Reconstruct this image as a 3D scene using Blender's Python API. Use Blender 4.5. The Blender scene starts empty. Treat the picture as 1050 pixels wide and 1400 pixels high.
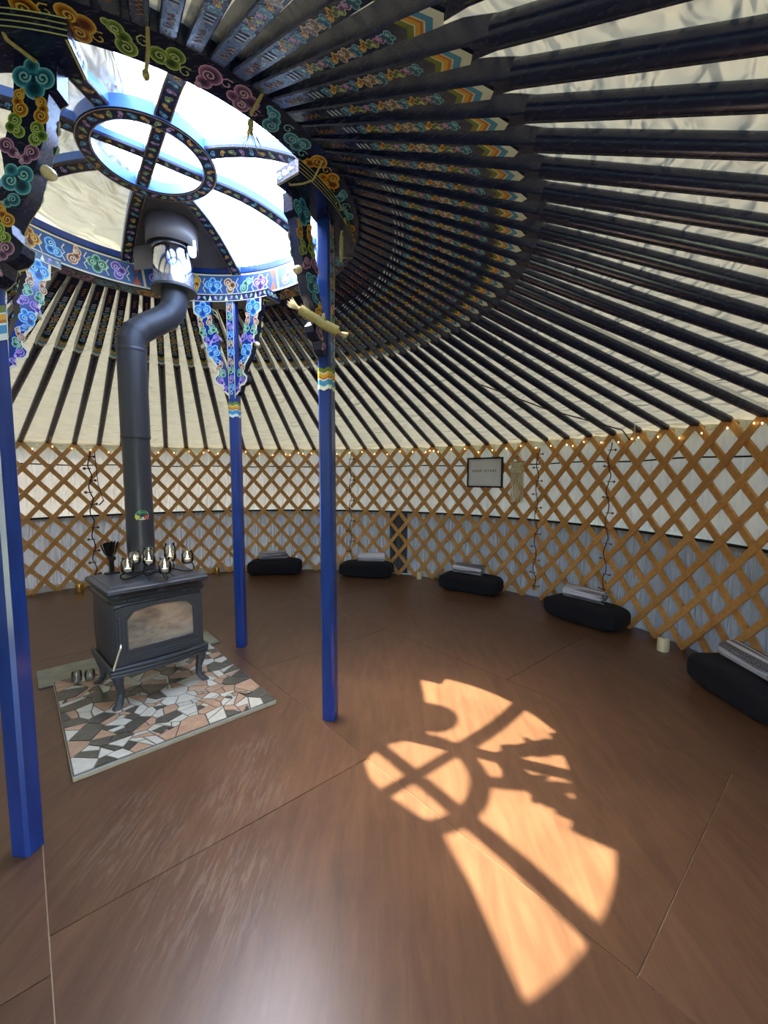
import bpy, math, random
from math import sin, cos, pi, radians as rad, atan2, hypot, sqrt
from mathutils import Vector, Matrix

sc = bpy.context.scene
col = sc.collection
PI = pi

# ---------------------------------------------------------------- camera
CAM = Vector((1.177, -2.255, 1.30))
cam_d = bpy.data.cameras.new('camera')
cam_d.sensor_fit = 'HORIZONTAL'; cam_d.sensor_width = 36.0
cam_d.lens = 36.0 * 574.5 / 1050.0
cam_d.clip_start = 0.02; cam_d.clip_end = 300
cam = bpy.data.objects.new('camera', cam_d); col.objects.link(cam)
cam.location = CAM
cam.rotation_euler = (rad(90 - 4.80), 0, 0)
sc.camera = cam

# ---------------------------------------------------------------- sky, sun, exposure
SUN_TRAVEL = Vector((0.45, -0.18, -1.0)).normalized()
w = bpy.data.worlds.new('sky'); sc.world = w; w.use_nodes = True
wn = w.node_tree.nodes; wl = w.node_tree.links
bg = wn['Background']
sky = wn.new('ShaderNodeTexSky'); sky.sky_type = 'NISHITA'; sky.sun_disc = False
sky.sun_elevation = rad(64); sky.sun_rotation = atan2(-SUN_TRAVEL.x, -SUN_TRAVEL.y)
sky.air_density = 1.0; sky.dust_density = 3.0; sky.ozone_density = 1.0
wl.new(sky.outputs[0], bg.inputs['Color'])
bg.inputs['Strength'].default_value = 1.25
sun_d = bpy.data.lights.new('sun', 'SUN'); sun_d.energy = 9.5; sun_d.angle = rad(0.6)
sun_d.color = (1.0, 0.87, 0.64)
sun = bpy.data.objects.new('sun', sun_d); col.objects.link(sun)
sun.rotation_euler = SUN_TRAVEL.to_track_quat('-Z', 'Y').to_euler()
sun.location = (-3, 2, 8)
sc.view_settings.view_transform = 'Standard'
sc.view_settings.look = 'None'
sc.view_settings.exposure = 2.00
sc.view_settings.gamma = 1.0
sc.view_settings.use_curve_mapping = False
sc.cycles.use_denoising = True
sc.cycles.max_bounces = 10
sc.cycles.diffuse_bounces = 6
sc.cycles.transparent_max_bounces = 24
sc.cycles.sample_clamp_indirect = 6.0
sc.cycles.caustics_reflective = False
sc.cycles.caustics_refractive = False

# ---------------------------------------------------------------- helpers
def lin(h):
    h = h.lstrip('#'); o = []
    for i in (0, 2, 4):
        c = int(h[i:i+2], 16) / 255.0
        o.append(c / 12.92 if c <= 0.04045 else ((c + 0.055) / 1.055) ** 2.4)
    return tuple(o)

class NT:
    """small node helper around one material"""
    def __init__(s, name):
        s.m = bpy.data.materials.new(name); s.m.use_nodes = True
        s.n = s.m.node_tree.nodes; s.l = s.m.node_tree.links
        s.b = s.n['Principled BSDF']; s.out = s.n['Material Output']
    def new(s, t, **kw):
        nd = s.n.new(t)
        for k, v in kw.items(): setattr(nd, k, v)
        return nd
    def link(s, a, b): s.l.new(a, b)
    def coord(s, kind='Object', scale=(1, 1, 1)):
        tc = s.new('ShaderNodeTexCoord'); mp = s.new('ShaderNodeMapping')
        mp.inputs['Scale'].default_value = scale
        s.link(tc.outputs[kind], mp.inputs['Vector']); return mp.outputs[0]
    def noise(s, vec, scale=5, detail=4, rough=0.55, dist=0.0):
        nd = s.new('ShaderNodeTexNoise'); nd.inputs['Scale'].default_value = scale
        nd.inputs['Detail'].default_value = detail; nd.inputs['Roughness'].default_value = rough
        nd.inputs['Distortion'].default_value = dist
        if vec is not None: s.link(vec, nd.inputs['Vector'])
        return nd.outputs['Fac']
    def ramp(s, fac, stops):
        r = s.new('ShaderNodeValToRGB'); el = r.color_ramp.elements
        while len(el) < len(stops): el.new(0.5)
        for e, (p, c) in zip(el, stops):
            e.position = p; e.color = (c[0], c[1], c[2], 1) if len(c) == 3 else c
        s.link(fac, r.inputs[0]); return r.outputs[0]
    def mix(s, fac, a, b, blend='MIX'):
        m = s.new('ShaderNodeMix', data_type='RGBA', blend_type=blend)
        for sock, v in ((m.inputs[0], fac), (m.inputs[6], a), (m.inputs[7], b)):
            if hasattr(v, 'is_output'): s.link(v, sock)
            elif isinstance(v, (int, float)): sock.default_value = v
            else: sock.default_value = (v[0], v[1], v[2], 1)
        return m.outputs[2]
    def maprange(s, v, a, b, c, d):
        m = s.new('ShaderNodeMapRange')
        for i, x in enumerate((a, b, c, d)): m.inputs[i+1].default_value = x
        s.link(v, m.inputs[0]); return m.outputs[0]
    def bump(s, h, strength=0.3, dist=0.01):
        b = s.new('ShaderNodeBump'); b.inputs['Strength'].default_value = strength
        b.inputs['Distance'].default_value = dist
        s.link(h, b.inputs['Height']); return b.outputs[0]
    def base(s, v): 
        if hasattr(v, 'is_output'): s.link(v, s.b.inputs['Base Color'])
        else: s.b.inputs['Base Color'].default_value = (v[0], v[1], v[2], 1)
    def set(s, **kw):
        for k, v in kw.items():
            i = s.b.inputs[k.replace('_', ' ')]
            if hasattr(v, 'is_output'): s.link(v, i)
            else: i.default_value = v

def simple(name, c, rough=0.5, metal=0.0, var=0.12, scale=12, bump=0.0, stretch=(1, 1, 1), coat=0.0):
    t = NT(name); v = t.coord('Object', stretch)
    n = t.noise(v, scale, 4)
    d = tuple(x * (1 - var) for x in c); e = tuple(min(1, x * (1 + var)) for x in c)
    t.base(t.ramp(n, [(0.3, d), (0.7, e)]))
    t.set(Roughness=t.maprange(n, 0.3, 0.7, max(0.02, rough - 0.06), min(1, rough + 0.06)), Metallic=metal)
    if coat: t.set(Coat_Weight=coat, Coat_Roughness=0.12)
    if bump: t.set(Normal=t.bump(n, bump, 0.004))
    return t.m

def tag(o, label=None, cat=None, group=None, kind=None):
    if label: o['label'] = label
    if cat: o['category'] = cat
    if group: o['group'] = group
    if kind: o['kind'] = kind
    return o

class MB:
    """collects polygons and links them as ONE mesh object"""
    def __init__(s): s.v = []; s.f = []; s.uv = None
    def add(s, vs, fs):
        o = len(s.v); s.v += [tuple(x) for x in vs]; s.f += [tuple(i + o for i in f) for f in fs]
    def box(s, c, d, rz=0.0, m=None, ch=0.0):
        x, y, z = d[0] / 2, d[1] / 2, d[2] / 2
        if ch <= 0:
            vs = [Vector((a, b, e)) for e in (-z, z) for a, b in ((-x, -y), (x, -y), (x, y), (-x, y))]
            fs = [(0, 3, 2, 1), (4, 5, 6, 7), (0, 1, 5, 4), (1, 2, 6, 5), (2, 3, 7, 6), (3, 0, 4, 7)]
        else:
            vs = []
            for e, q in ((-z, ch), (-z + ch, 0), (z - ch, 0), (z, ch)):
                X, Y = x - q, y - q
                k = ch if q == 0 else ch * 0.4
                vs += [Vector(p + (e,)) for p in ((-X + k, -Y), (X - k, -Y), (X, -Y + k), (X, Y - k), (X - k, Y), (-X + k, Y), (-X, Y - k), (-X, -Y + k))]
            fs = [tuple(range(7, -1, -1)), tuple(range(24, 32))]
            for r in range(3):
                for i in range(8):
                    a, b = r * 8 + i, r * 8 + (i + 1) % 8
                    fs.append((a, b, b + 8, a + 8))
        R = Matrix.Rotation(rz, 3, 'Z')
        vs = [R @ p + Vector(c) for p in vs]
        if m is not None: vs = [m @ p for p in vs]
        s.add(vs, fs); return s
    def tube(s, pts, r, n=8, cap=True, up=None):
        pts = [Vector(p) for p in pts]; N = len(pts)
        rs = r if isinstance(r, (list, tuple)) else [r] * N
        vs = []; ref = None
        for i, p in enumerate(pts):
            d = (pts[min(i + 1, N - 1)] - pts[max(i - 1, 0)]).normalized()
            if ref is None:
                ref = Vector((0, 0, 1)) if abs(d.z) < 0.9 else Vector((1, 0, 0))
            a = d.cross(ref)
            if a.length < 1e-6: a = d.cross(Vector((0, 1, 0.3)))
            a.normalize(); b = a.cross(d).normalized(); ref = b
            vs += [p + (a * cos(2 * PI * k / n) + b * sin(2 * PI * k / n)) * rs[i] for k in range(n)]
        fs = [(i * n + k, i * n + (k + 1) % n, (i + 1) * n + (k + 1) % n, (i + 1) * n + k) for i in range(N - 1) for k in range(n)]
        if cap: fs += [tuple(range(n - 1, -1, -1)), tuple(range((N - 1) * n, N * n))]
        s.add(vs, fs); return s
    def lathe(s, prof, n=24, o=(0, 0, 0), closed=False, m=None):
        vs = [(r * cos(2 * PI * k / n) + o[0], r * sin(2 * PI * k / n) + o[1], z + o[2]) for r, z in prof for k in range(n)]
        N = len(prof)
        fs = [(i * n + k, i * n + (k + 1) % n, ((i + 1) % N) * n + (k + 1) % n, ((i + 1) % N) * n + k) for i in range(N if closed else N - 1) for k in range(n)]
        if m is not None: vs = [m @ Vector(p) for p in vs]
        s.add(vs, fs); return s
    def prism(s, poly, fn, h0, h1):
        """poly of (u,v) extruded from h0 to h1 through fn(u,v,h)"""
        N = len(poly)
        vs = [fn(u, v, h0) for u, v in poly] + [fn(u, v, h1) for u, v in poly]
        fs = [tuple(range(N - 1, -1, -1)), tuple(range(N, 2 * N))] + [(i, (i + 1) % N, N + (i + 1) % N, N + i) for i in range(N)]
        s.add(vs, fs); return s
    def grid(s, nu, nv, fn, close_u=False):
        vs = [fn(i, j) for j in range(nv) for i in range(nu)]
        fs = [(j * nu + i, j * nu + (i + 1) % nu, (j + 1) * nu + (i + 1) % nu, (j + 1) * nu + i) for j in range(nv - 1) for i in range(nu if close_u else nu - 1)]
        s.add(vs, fs); return s
    def mesh(s, name, mat, smooth=35):
        me = bpy.data.meshes.new(name); me.from_pydata(s.v, [], s.f); me.materials.append(mat)
        if smooth:
            me.polygons.foreach_set('use_smooth', [True] * len(me.polygons))
            me.update(); me.set_sharp_from_angle(angle=rad(smooth))
        me.update(); return me
    def build(s, name, mat, parent=None, smooth=35, loc=None):
        o = bpy.data.objects.new(name, s.mesh(name, mat, smooth)); col.objects.link(o)
        if parent: o.parent = parent
        if loc is not None: o.location = loc
        return o

def empty(name, loc=(0, 0, 0), rz=0.0):
    o = bpy.data.objects.new(name, None); col.objects.link(o)
    o.location = loc; o.rotation_euler = (0, 0, rz); o.empty_display_size = 0.1
    return o
def mobj(name, me, parent=None, loc=None, rz=None):
    o = bpy.data.objects.new(name, me); col.objects.link(o)
    if parent: o.parent = parent
    if loc is not None: o.location = loc
    if rz is not None: o.rotation_euler = (0, 0, rz)
    return o
def copy_tree(o, parent=None):
    c = o.copy(); col.objects.link(c)
    if parent: c.parent = parent
    for ch in list(o.children): copy_tree(ch, c)
    return c
def polar(r, a, z=0.0): return Vector((r * cos(a), r * sin(a), z))

# painted ornament: flat coloured shapes laid a fraction of a millimetre proud of the wood
PAL = {
 'blue':   ('#8fd0de', '#2f8fb4', '#1a5a7c', '#0d3148'),
 'sky':    ('#b4e0f0', '#4aa4dc', '#2470b8', '#123c78'),
 'orange': ('#eccb62', '#d0942c', '#9a5416', '#56230c'),
 'green':  ('#c2d488', '#7aa03c', '#4c6c24', '#22380f'),
 'mint':   ('#bfe0c0', '#5aa878', '#2c6c4c', '#123824'),
 'purple': ('#d8b4d4', '#96649c', '#644070', '#301c3c'),
 'violet': ('#d2bcf0', '#9068c4', '#5a3490', '#2c1650'),
 'rust':   ('#f0dcb8', '#c88848', '#8c4820', '#48200c'),
 'beige':  ('#e8dcc0', '#b8a484', '#84705c', '#4c4038'),
}
PAL = {k: [lin(c) for c in v] for k, v in PAL.items()}
CREAM = lin('#e6d9ae'); KEYC = lin('#d6de9e')
def spiral(u, v, r, a0, turns=1.35, n=12, d=1):
    return [(u + r * (1 - 0.82 * i / (n - 1)) * cos(a0 + d * turns * 2 * PI * i / (n - 1)),
             v + r * (1 - 0.82 * i / (n - 1)) * sin(a0 + d * turns * 2 * PI * i / (n - 1))) for i in range(n)]
class Paint:
    STEP = 0.00045
    def __init__(s): s.v = []; s.f = []; s.c = []
    def poly(s, pts, layer, c):
        o = len(s.v); s.v += [(p[0], p[1], layer) for p in pts]; s.c += [c] * len(pts)
        s.f.append(tuple(range(o, o + len(pts))))
    def disc(s, u, v, r, layer, c, n=12):
        s.poly([(u + r * cos(2 * PI * k / n), v + r * sin(2 * PI * k / n)) for k in range(n)], layer, c)
    def ribbon(s, pts, wd, layer, c, taper=False):
        N = len(pts); L = []; R = []
        for i in range(N):
            a = pts[max(i - 1, 0)]; b = pts[min(i + 1, N - 1)]
            dx, dy = b[0] - a[0], b[1] - a[1]; q = hypot(dx, dy) or 1
            h = wd / 2 * ((1 - 0.6 * i / (N - 1)) if taper else 1)
            nx, ny = -dy / q * h, dx / q * h
            L.append((pts[i][0] + nx, pts[i][1] + ny)); R.append((pts[i][0] - nx, pts[i][1] - ny))
        for i in range(N - 1): s.poly([L[i], R[i], R[i+1], L[i+1]], layer, c)
    MOT = {   # lobes (x, y, r) and spirals (x, y, r, start, direction) in units of the motif's half size
     'cloud':  ([(-.48, .08, .50), (.48, .08, .50), (-.05, .58, .38), (0, -.42, .50), (0, 0, .45)], [(-.40, .10, .30, .2, -1), (.42, .06, .30, 2.9, 1)]),
     'scroll': ([(.02, -.42, .54), (-.05, .10, .40), (.12, .55, .40), (.42, .80, .22)], [(.02, -.40, .33, 1.4, 1), (.14, .50, .24, 4.4, 1)]),
     'trefoil':([(0, .42, .52), (-.30, -.12, .44), (.22, -.42, .48)], [(.02, .38, .30, 3.6, 1), (.10, -.36, .26, 1.2, -1)]),
     'curl':   ([(-.12, .22, .62), (.24, -.36, .44), (.55, -.66, .24)], [(-.06, .20, .36, 5.2, 1), (.52, -.62, .16, 2.2, -1)]),
    }
    def motif(s, kind, u, v, sz, pal, ang=0.0, mir=1, fine=True, lay=0):
        lobes, spir = s.MOT[kind]; p = PAL[pal]; ca, sa = cos(ang), sin(ang)
        T = lambda x, y: (u + sz * (ca * x * mir - sa * y), v + sz * (sa * x * mir + ca * y))
        levels = (1.0, 0.86, 0.66, 0.44) if fine else (1.0, 0.72)
        cols = p if fine else (p[0], p[2])
        n = 14 if fine else 7
        for k, (q, c) in enumerate(zip(levels, cols)):
            for i, (x, y, r) in enumerate(lobes):
                X, Y = T(x, y); s.disc(X, Y, r * q * sz if q == 1 else (r - (1 - q) * 0.5) * sz if r > (1 - q) * 0.5 + .04 else 0.02 * sz, lay + k + 0.08 * i, c, n)
        for x, y, r, a0, d in (spir if fine else spir[:1]):
            pts = [T(*q) for q in spiral(x, y, r, a0, 1.4, 14 if fine else 7, d)]
            s.ribbon(pts, sz * (0.10 if fine else 0.22), lay + len(levels) + 0.2, p[0])
    def build(s, name, fn, parent=None, mat=None, h0=0.0006):
        me = bpy.data.meshes.new(name)
        me.from_pydata([tuple(fn(u, v, h0 + l * s.STEP)) for u, v, l in s.v], [], s.f)
        me.materials.append(mat or M['paint'])
        at = me.color_attributes.new('Col', 'FLOAT_COLOR', 'POINT')
        at.data.foreach_set('color', [x for c in s.c for x in (c[0], c[1], c[2], 1.0)])
        me.update()
        o = bpy.data.objects.new(name, me); col.objects.link(o)
        if parent: o.parent = parent
        o['kind'] = 'stuff'                      # painted print: one part
        return o

# ---------------------------------------------------------------- materials
M = {}
t = NT('ornament paint'); a = t.new('ShaderNodeVertexColor'); a.layer_name = 'Col'
t.base(a.outputs[0]); t.set(Roughness=0.42); M['paint'] = t.m
M['navy'] = simple('dark navy gloss paint', (0.011, 0.016, 0.052), 0.24, var=0.2, scale=30, bump=0.06, stretch=(1, 4, 4))
M['blue'] = simple('royal blue gloss paint', (0.013, 0.046, 0.235), 0.20, var=0.18, scale=9, bump=0.04, stretch=(3, 3, .4), coat=0.4)
M['ringblue'] = simple('bright blue paint', (0.085, 0.20, 0.55), 0.35, var=0.1)
M['cream'] = simple('cream paint', lin('#ddd0a4'), 0.45)

def wood(name, a, b, rough=0.5, stretch=(1.0, 9, 9), scale=7):
    t = NT(name); v = t.coord('Object', stretch); oi = t.new('ShaderNodeObjectInfo')
    n = t.noise(v, scale, 6, 0.6, 0.6)
    c = t.ramp(n, [(0.25, a), (0.75, b)])
    d = t.mix(t.maprange(oi.outputs['Random'], 0, 1, 0.0, 0.35), c, tuple(x * 0.62 for x in a))
    t.base(d); t.set(Roughness=rough, Normal=t.bump(n, 0.12, 0.003)); return t.m
M['lath'] = wood('golden pine lath', lin('#c28c4a'), lin('#e4b26c'), 0.45, (2, 2, 2), 14)
M['barewood'] = wood('bare wood', lin('#8c6238'), lin('#b88a54'), 0.6)
M['rawply'] = wood('pale plywood edge', lin('#a89270'), lin('#d8c8a4'), 0.7, (8, 8, 60), 3)

def canvas(name, c, trans, uvscale, amp=0.5, var=0.08, tcol=None, dist=0.06):
    """woven cloth: diffuse both sides, some daylight passes through"""
    t = NT(name); v = t.coord('UV', uvscale)
    n = t.noise(v, 1.0, 1.6, 0.45, 0.9)
    n2 = t.noise(t.coord('UV', (3, 3, 3)), 1.0, 3)
    d = tuple(x * (1 - var) for x in c); e = tuple(min(1, x * (1 + var)) for x in c)
    t.base(t.ramp(n2, [(0.3, d), (0.7, e)]))
    nb = t.bump(n, amp, dist)
    t.set(Roughness=0.85, Normal=nb, Specular_IOR_Level=0.2)
    tr = t.new('ShaderNodeBsdfTranslucent')
    k = tcol or c
    tr.inputs['Color'].default_value = (k[0], k[1], k[2], 1); t.link(nb, tr.inputs['Normal'])
    mx = t.new('ShaderNodeMixShader'); mx.inputs[0].default_value = trans
    t.link(t.b.outputs[0], mx.inputs[1]); t.link(tr.outputs[0], mx.inputs[2]); t.link(mx.outputs[0], t.out.inputs[0])
    return t.m
M['roofcloth'] = canvas('beige roof canvas', lin('#dfdcc0'), 0.020, (4, 12, 1), 1.0, dist=.075)
M['whitecloth'] = canvas('white wall cloth', lin('#dfdfd8'), 0.03, (30, 5, 1), 0.5)
M['greycloth'] = canvas('grey satin wall cloth', lin('#9a9da2'), 0.03, (26, 2.2, 1), 0.9)
M['charcloth'] = canvas('charcoal cloth', lin('#565a60'), 0.02, (30, 2.2, 1), 0.8)

# clear film over the crown: mostly see-through, faint dusty creases
t = NT('clear crumpled film'); v = t.coord('Object', (1, 1, 1))
n = t.noise(v, 2.2, 5, 0.6, 2.5)
t.base((0.9, 0.93, 0.96)); t.set(Roughness=0.12, Normal=t.bump(n, 0.6, 0.05))
tp = t.new('ShaderNodeBsdfTransparent'); tp.inputs['Color'].default_value = (0.95, 0.97, 0.98, 1)
mx = t.new('ShaderNodeMixShader')
f = t.ramp(n, [(0.485, (.02, .02, .02)), (0.5, (.16, .16, .16)), (0.515, (.02, .02, .02))])
t.link(f, mx.inputs[0]); t.link(tp.outputs[0], mx.inputs[1]); t.link(t.b.outputs[0], mx.inputs[2]); t.link(mx.outputs[0], t.out.inputs[0])
M['film'] = t.m

SCUFFS = [(.585, -.62, .24), (.29, -.86, .24), (.56, -.36, .18), (.20, -.70, .16), (.62, -1.02, .3)]
# stained plywood floor: brown stain with cloudy wear, satin varnish, pale scuffs
t = NT('brown stained plywood'); v = t.coord('Object')
oi = t.new('ShaderNodeObjectInfo')
va = t.new('ShaderNodeVectorMath', operation='ADD'); t.link(v, va.inputs[0])
mlt = t.new('ShaderNodeMath', operation='MULTIPLY'); mlt.inputs[1].default_value = 37.0; t.link(oi.outputs['Random'], mlt.inputs[0])
cmb = t.new('ShaderNodeCombineXYZ'); t.link(mlt.outputs[0], cmb.inputs[2]); t.link(cmb.outputs[0], va.inputs[1])
vv = va.outputs[0]
mp = t.new('ShaderNodeMapping'); mp.inputs['Rotation'].default_value = (0, 0, rad(-41)); mp.inputs['Scale'].default_value = (7, 1.1, 1); t.link(vv, mp.inputs[0])
cloud = t.noise(vv, 1.6, 5, 0.6, 0.8); grain = t.noise(mp.outputs[0], 3.0, 6, 0.65, 0.5)
c1 = t.ramp(cloud, [(0.25, lin('#4c3628')), (0.5, lin('#5e412f')), (0.75, lin('#6d503c'))])
c2 = t.mix(0.45, c1, t.ramp(grain, [(0.3, lin('#3b281d')), (0.7, lin('#74553e'))]))
mp2 = t.new('ShaderNodeMapping'); mp2.inputs['Rotation'].default_value = (0, 0, rad(-20)); mp2.inputs['Scale'].default_value = (14, 1.6, 1); t.link(vv, mp2.inputs[0])
scr = t.noise(mp2.outputs[0], 5.0, 5, 0.7, 0.4); msk = t.noise(vv, 2.3, 3, 0.5, 0.3)
sm = t.new('ShaderNodeMath', operation='MULTIPLY'); t.link(t.maprange(scr, 0.52, 0.66, 0, 1), sm.inputs[0]); t.link(t.maprange(msk, 0.56, 0.68, 0, 1), sm.inputs[1])
acc = None
for sx_, sy_, sr_ in SCUFFS:
    dn_ = t.new('ShaderNodeVectorMath', operation='DISTANCE'); t.link(v, dn_.inputs[0]); dn_.inputs[1].default_value = (sx_, sy_, 0)
    q_ = t.maprange(dn_.outputs['Value'], sr_ * .3, sr_, 1, 0)
    if acc is None: acc = q_
    else:
        mm = t.new('ShaderNodeMath', operation='MAXIMUM'); t.link(acc, mm.inputs[0]); t.link(q_, mm.inputs[1]); acc = mm.outputs[0]
st = t.new('ShaderNodeMath', operation='MULTIPLY'); t.link(acc, st.inputs[0]); t.link(t.maprange(scr, 0.48, 0.62, 0, 1), st.inputs[1])
c3 = t.mix(t.maprange(st.outputs[0], 0, 1, 0, 0.26), c2, lin('#a3958a'))
t.base(c3)
t.set(Roughness=0.31, Normal=t.bump(grain, 0.12, 0.004), Specular_IOR_Level=0.55)
M['floor'] = t.m

M['iron'] = simple('grey black cast iron', (0.070, 0.074, 0.084), 0.46, metal=0.35, var=0.15, scale=60, bump=0.10)
M['pipe'] = simple('matt black stove pipe', (0.052, 0.054, 0.062), 0.42, metal=0.3, var=0.1, scale=6)
M['steel'] = simple('bright steel', (0.75, 0.76, 0.78), 0.16, metal=1.0, var=0.03)
M['chrome'] = simple('polished stainless collar', (0.62, 0.64, 0.70), 0.10, metal=1.0, var=0.04, scale=3)
M['plate'] = simple('dark sheet metal', (0.15, 0.14, 0.145), 0.5, metal=0.2, var=0.2, scale=6)
M['blackwire'] = simple('black wrought iron', (0.012, 0.012, 0.013), 0.45, metal=0.5)
M['blackcloth'] = simple('black cotton', (0.0028, 0.0032, 0.0075), 0.95, var=0.3, scale=40, bump=0.25)
M['rope'] = simple('pale hemp rope', lin('#b8ad74'), 0.9, var=0.25, scale=120, bump=0.3)
M['darkrope'] = simple('dark horsehair rope', lin('#3a2c22'), 0.9, var=0.25, scale=120, bump=0.3)
M['brownrope'] = simple('brown hide cord', lin('#5c3a22'), 0.8, var=0.25, scale=120)
M['blackrope'] = simple('black belt rope', (0.012, 0.012, 0.012), 0.85)
M['leather'] = simple('brown leather knot', lin('#a06c38'), 0.7, var=0.25, scale=80)
M['wax'] = simple('ivory wax', lin('#e4dcb4'), 0.5, var=0.06)
M['tealight'] = simple('white wax', lin('#f0e8d8'), 0.5, var=0.04)
M['brass'] = simple('brushed brass', lin('#c8a050'), 0.3, metal=0.9, var=0.12)
M['cord'] = simple('natural cotton cord', lin('#d6cbaa'), 0.9, var=0.1, scale=90, bump=0.2)
M['blackframe'] = simple('black picture frame', (0.006, 0.006, 0.007), 0.35)
M['paper'] = simple('white print paper', lin('#e4ecf0'), 0.4, var=0.03)
M['ink'] = simple('grey print', (0.05, 0.055, 0.06), 0.6)
M['grout'] = simple('grey grout', lin('#5c564e'), 0.9, var=0.15, scale=60, bump=0.2)
M['hearthtrim'] = simple('pale stone trim', lin('#b8bcae'), 0.5, var=0.1)
M['slate'] = simple('grey green slate board', lin('#868672'), 0.55, var=0.25, scale=14)
M['soil'] = simple('grassy ground', lin('#70785a'), 0.95, var=0.3, scale=2)
def tile(name, a, b, rough=0.25):
    t = NT(name); v = t.coord('Object'); oi = t.new('ShaderNodeObjectInfo')
    n = t.noise(v, 22, 6, 0.65, 1.0)
    c = t.ramp(n, [(0.3, a), (0.7, b)])
    t.base(t.mix(t.maprange(oi.outputs['Random'], 0, 1, 0, 0.25), c, tuple(x * 0.6 for x in a)))
    t.set(Roughness=rough); return t.m
M['tilewhite'] = tile('white tile', lin('#c4c2b2'), lin('#dddbce'))
M['tiledark'] = tile('dark grey tile', lin('#4a4840'), lin('#67645a'))
M['tilepink'] = tile('terracotta pink tile', lin('#a88468'), lin('#c8a88c'), 0.35)

t = NT('clear glass'); gl = t.new('ShaderNodeBsdfGlossy'); gl.inputs['Roughness'].default_value = 0.03
tp = t.new('ShaderNodeBsdfTransparent'); tp.inputs['Color'].default_value = (.93, .95, .95, 1)
lw = t.new('ShaderNodeLayerWeight'); lw.inputs['Blend'].default_value = 0.30; mx = t.new('ShaderNodeMixShader')
t.link(t.maprange(lw.outputs['Fresnel'], 0, 1, 0.06, 0.95), mx.inputs[0]); t.link(tp.outputs[0], mx.inputs[1]); t.link(gl.outputs[0], mx.inputs[2]); t.link(mx.outputs[0], t.out.inputs[0]); M['glass'] = t.m
t = NT('warm jar glow'); t.base((1, .9, .7)); t.set(Emission_Color=(1.0, 0.80, 0.50, 1), Emission_Strength=9.0); M['jar_glow'] = t.m  # emission for the bright spot in each jar
t = NT('stove glass painted reflection'); n = t.noise(t.coord('Object', (1, 1, 2)), 5, 5, 0.6, 0.6)
t.base(t.ramp(n, [(0.35, lin('#6b655a')), (0.7, lin('#b8ac98'))])); t.set(Roughness=0.09, Specular_IOR_Level=0.8, Coat_Weight=1.0, Coat_Roughness=0.03); M['stoveglass'] = t.m  # beige tones paint the bright reflection into the door glass
t = NT('fairy bulb glow'); t.base((1, .8, .4)); t.set(Emission_Color=(1.0, 0.70, 0.30, 1), Emission_Strength=4.0); M['bulb'] = t.m
# striped blanket: stripes run along the roll (UV.x goes round it)
def blanket(name, seed, dark):
    t = NT(name); tc = t.new('ShaderNodeTexCoord'); mp = t.new('ShaderNodeMapping')
    mp.inputs['Scale'].default_value = (21, 0.7, 1); mp.inputs['Location'].default_value = (seed * 3.7, 0, 0)
    t.link(tc.outputs['UV'], mp.inputs[0])
    n = t.noise(mp.outputs[0], 1.0, 3, 0.75)
    f = t.noise(t.coord('UV', (260, 120, 1)), 1.0, 2)
    c = t.ramp(n, [(0.34 + dark, lin('#14151b')), (0.43 + dark, lin('#33353f')), (0.46 + dark, lin('#9a9caa')), (0.52 + dark, lin('#cfd1da')), (0.75, lin('#eeeff4'))])
    c = t.mix(0.22, c, t.ramp(f, [(0.4, lin('#60626e')), (0.6, lin('#f0f0f4'))]))
    t.base(c); t.set(Roughness=0.95, Normal=t.bump(f, 0.4, 0.004)); return t.m

# ================================================================ THE SHELL
R_WALL = 3.530; H_WALL = 1.653; N_POLE = 94; STEP = 2 * PI / N_POLE
AZ0 = rad(5.9)                                  # azimuth of one pole
DOOR = (rad(-70), rad(-55))
R_RING_OUT = 1.03
SL = (2.60 - 1.66) / (3.50 - R_RING_OUT)
def pole_z(r): return 1.66 + SL * (3.50 - r)    # underside line of the roof poles

g = MB(); g.lathe([(0.001, -0.14), (8, -0.14), (40, -0.4)], 48)
tag(g.build('ground', M['soil'], smooth=0), kind='structure')

# floor: sheets of stained plywood with open seams, over a pale deck
fd = MB(); fd.lathe([(0.001, -0.0035), (3.66, -0.0035), (3.66, -0.13), (0.001, -0.13)], 96)
floor = fd.build('floor', M['rawply'], smooth=0); tag(floor, kind='structure')
def clip_half(poly, a, b, c):                     # keep a*x+b*y<=c
    out = []
    for i in range(len(poly)):
        p, q = poly[i], poly[(i + 1) % len(poly)]
        dp, dq = a * p[0] + b * p[1] - c, a * q[0] + b * q[1] - c
        if dp <= 0: out.append(p)
        if (dp < 0 < dq) or (dq < 0 < dp):
            s_ = dp / (dp - dq); out.append((p[0] + s_ * (q[0] - p[0]), p[1] + s_ * (q[1] - p[1])))
    return out
FA = rad(41.0); fu = (cos(FA), sin(FA)); fv = (-sin(FA), cos(FA))
us = [-0.595 + 1.155 * k for k in range(-3, 5)]
seams = {-3: -1.1, -2: .1, -1: -1.15, 0: -1.03, 1: -2.16, 2: -1.03, 3: 0.1, 4: -1.1}
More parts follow.
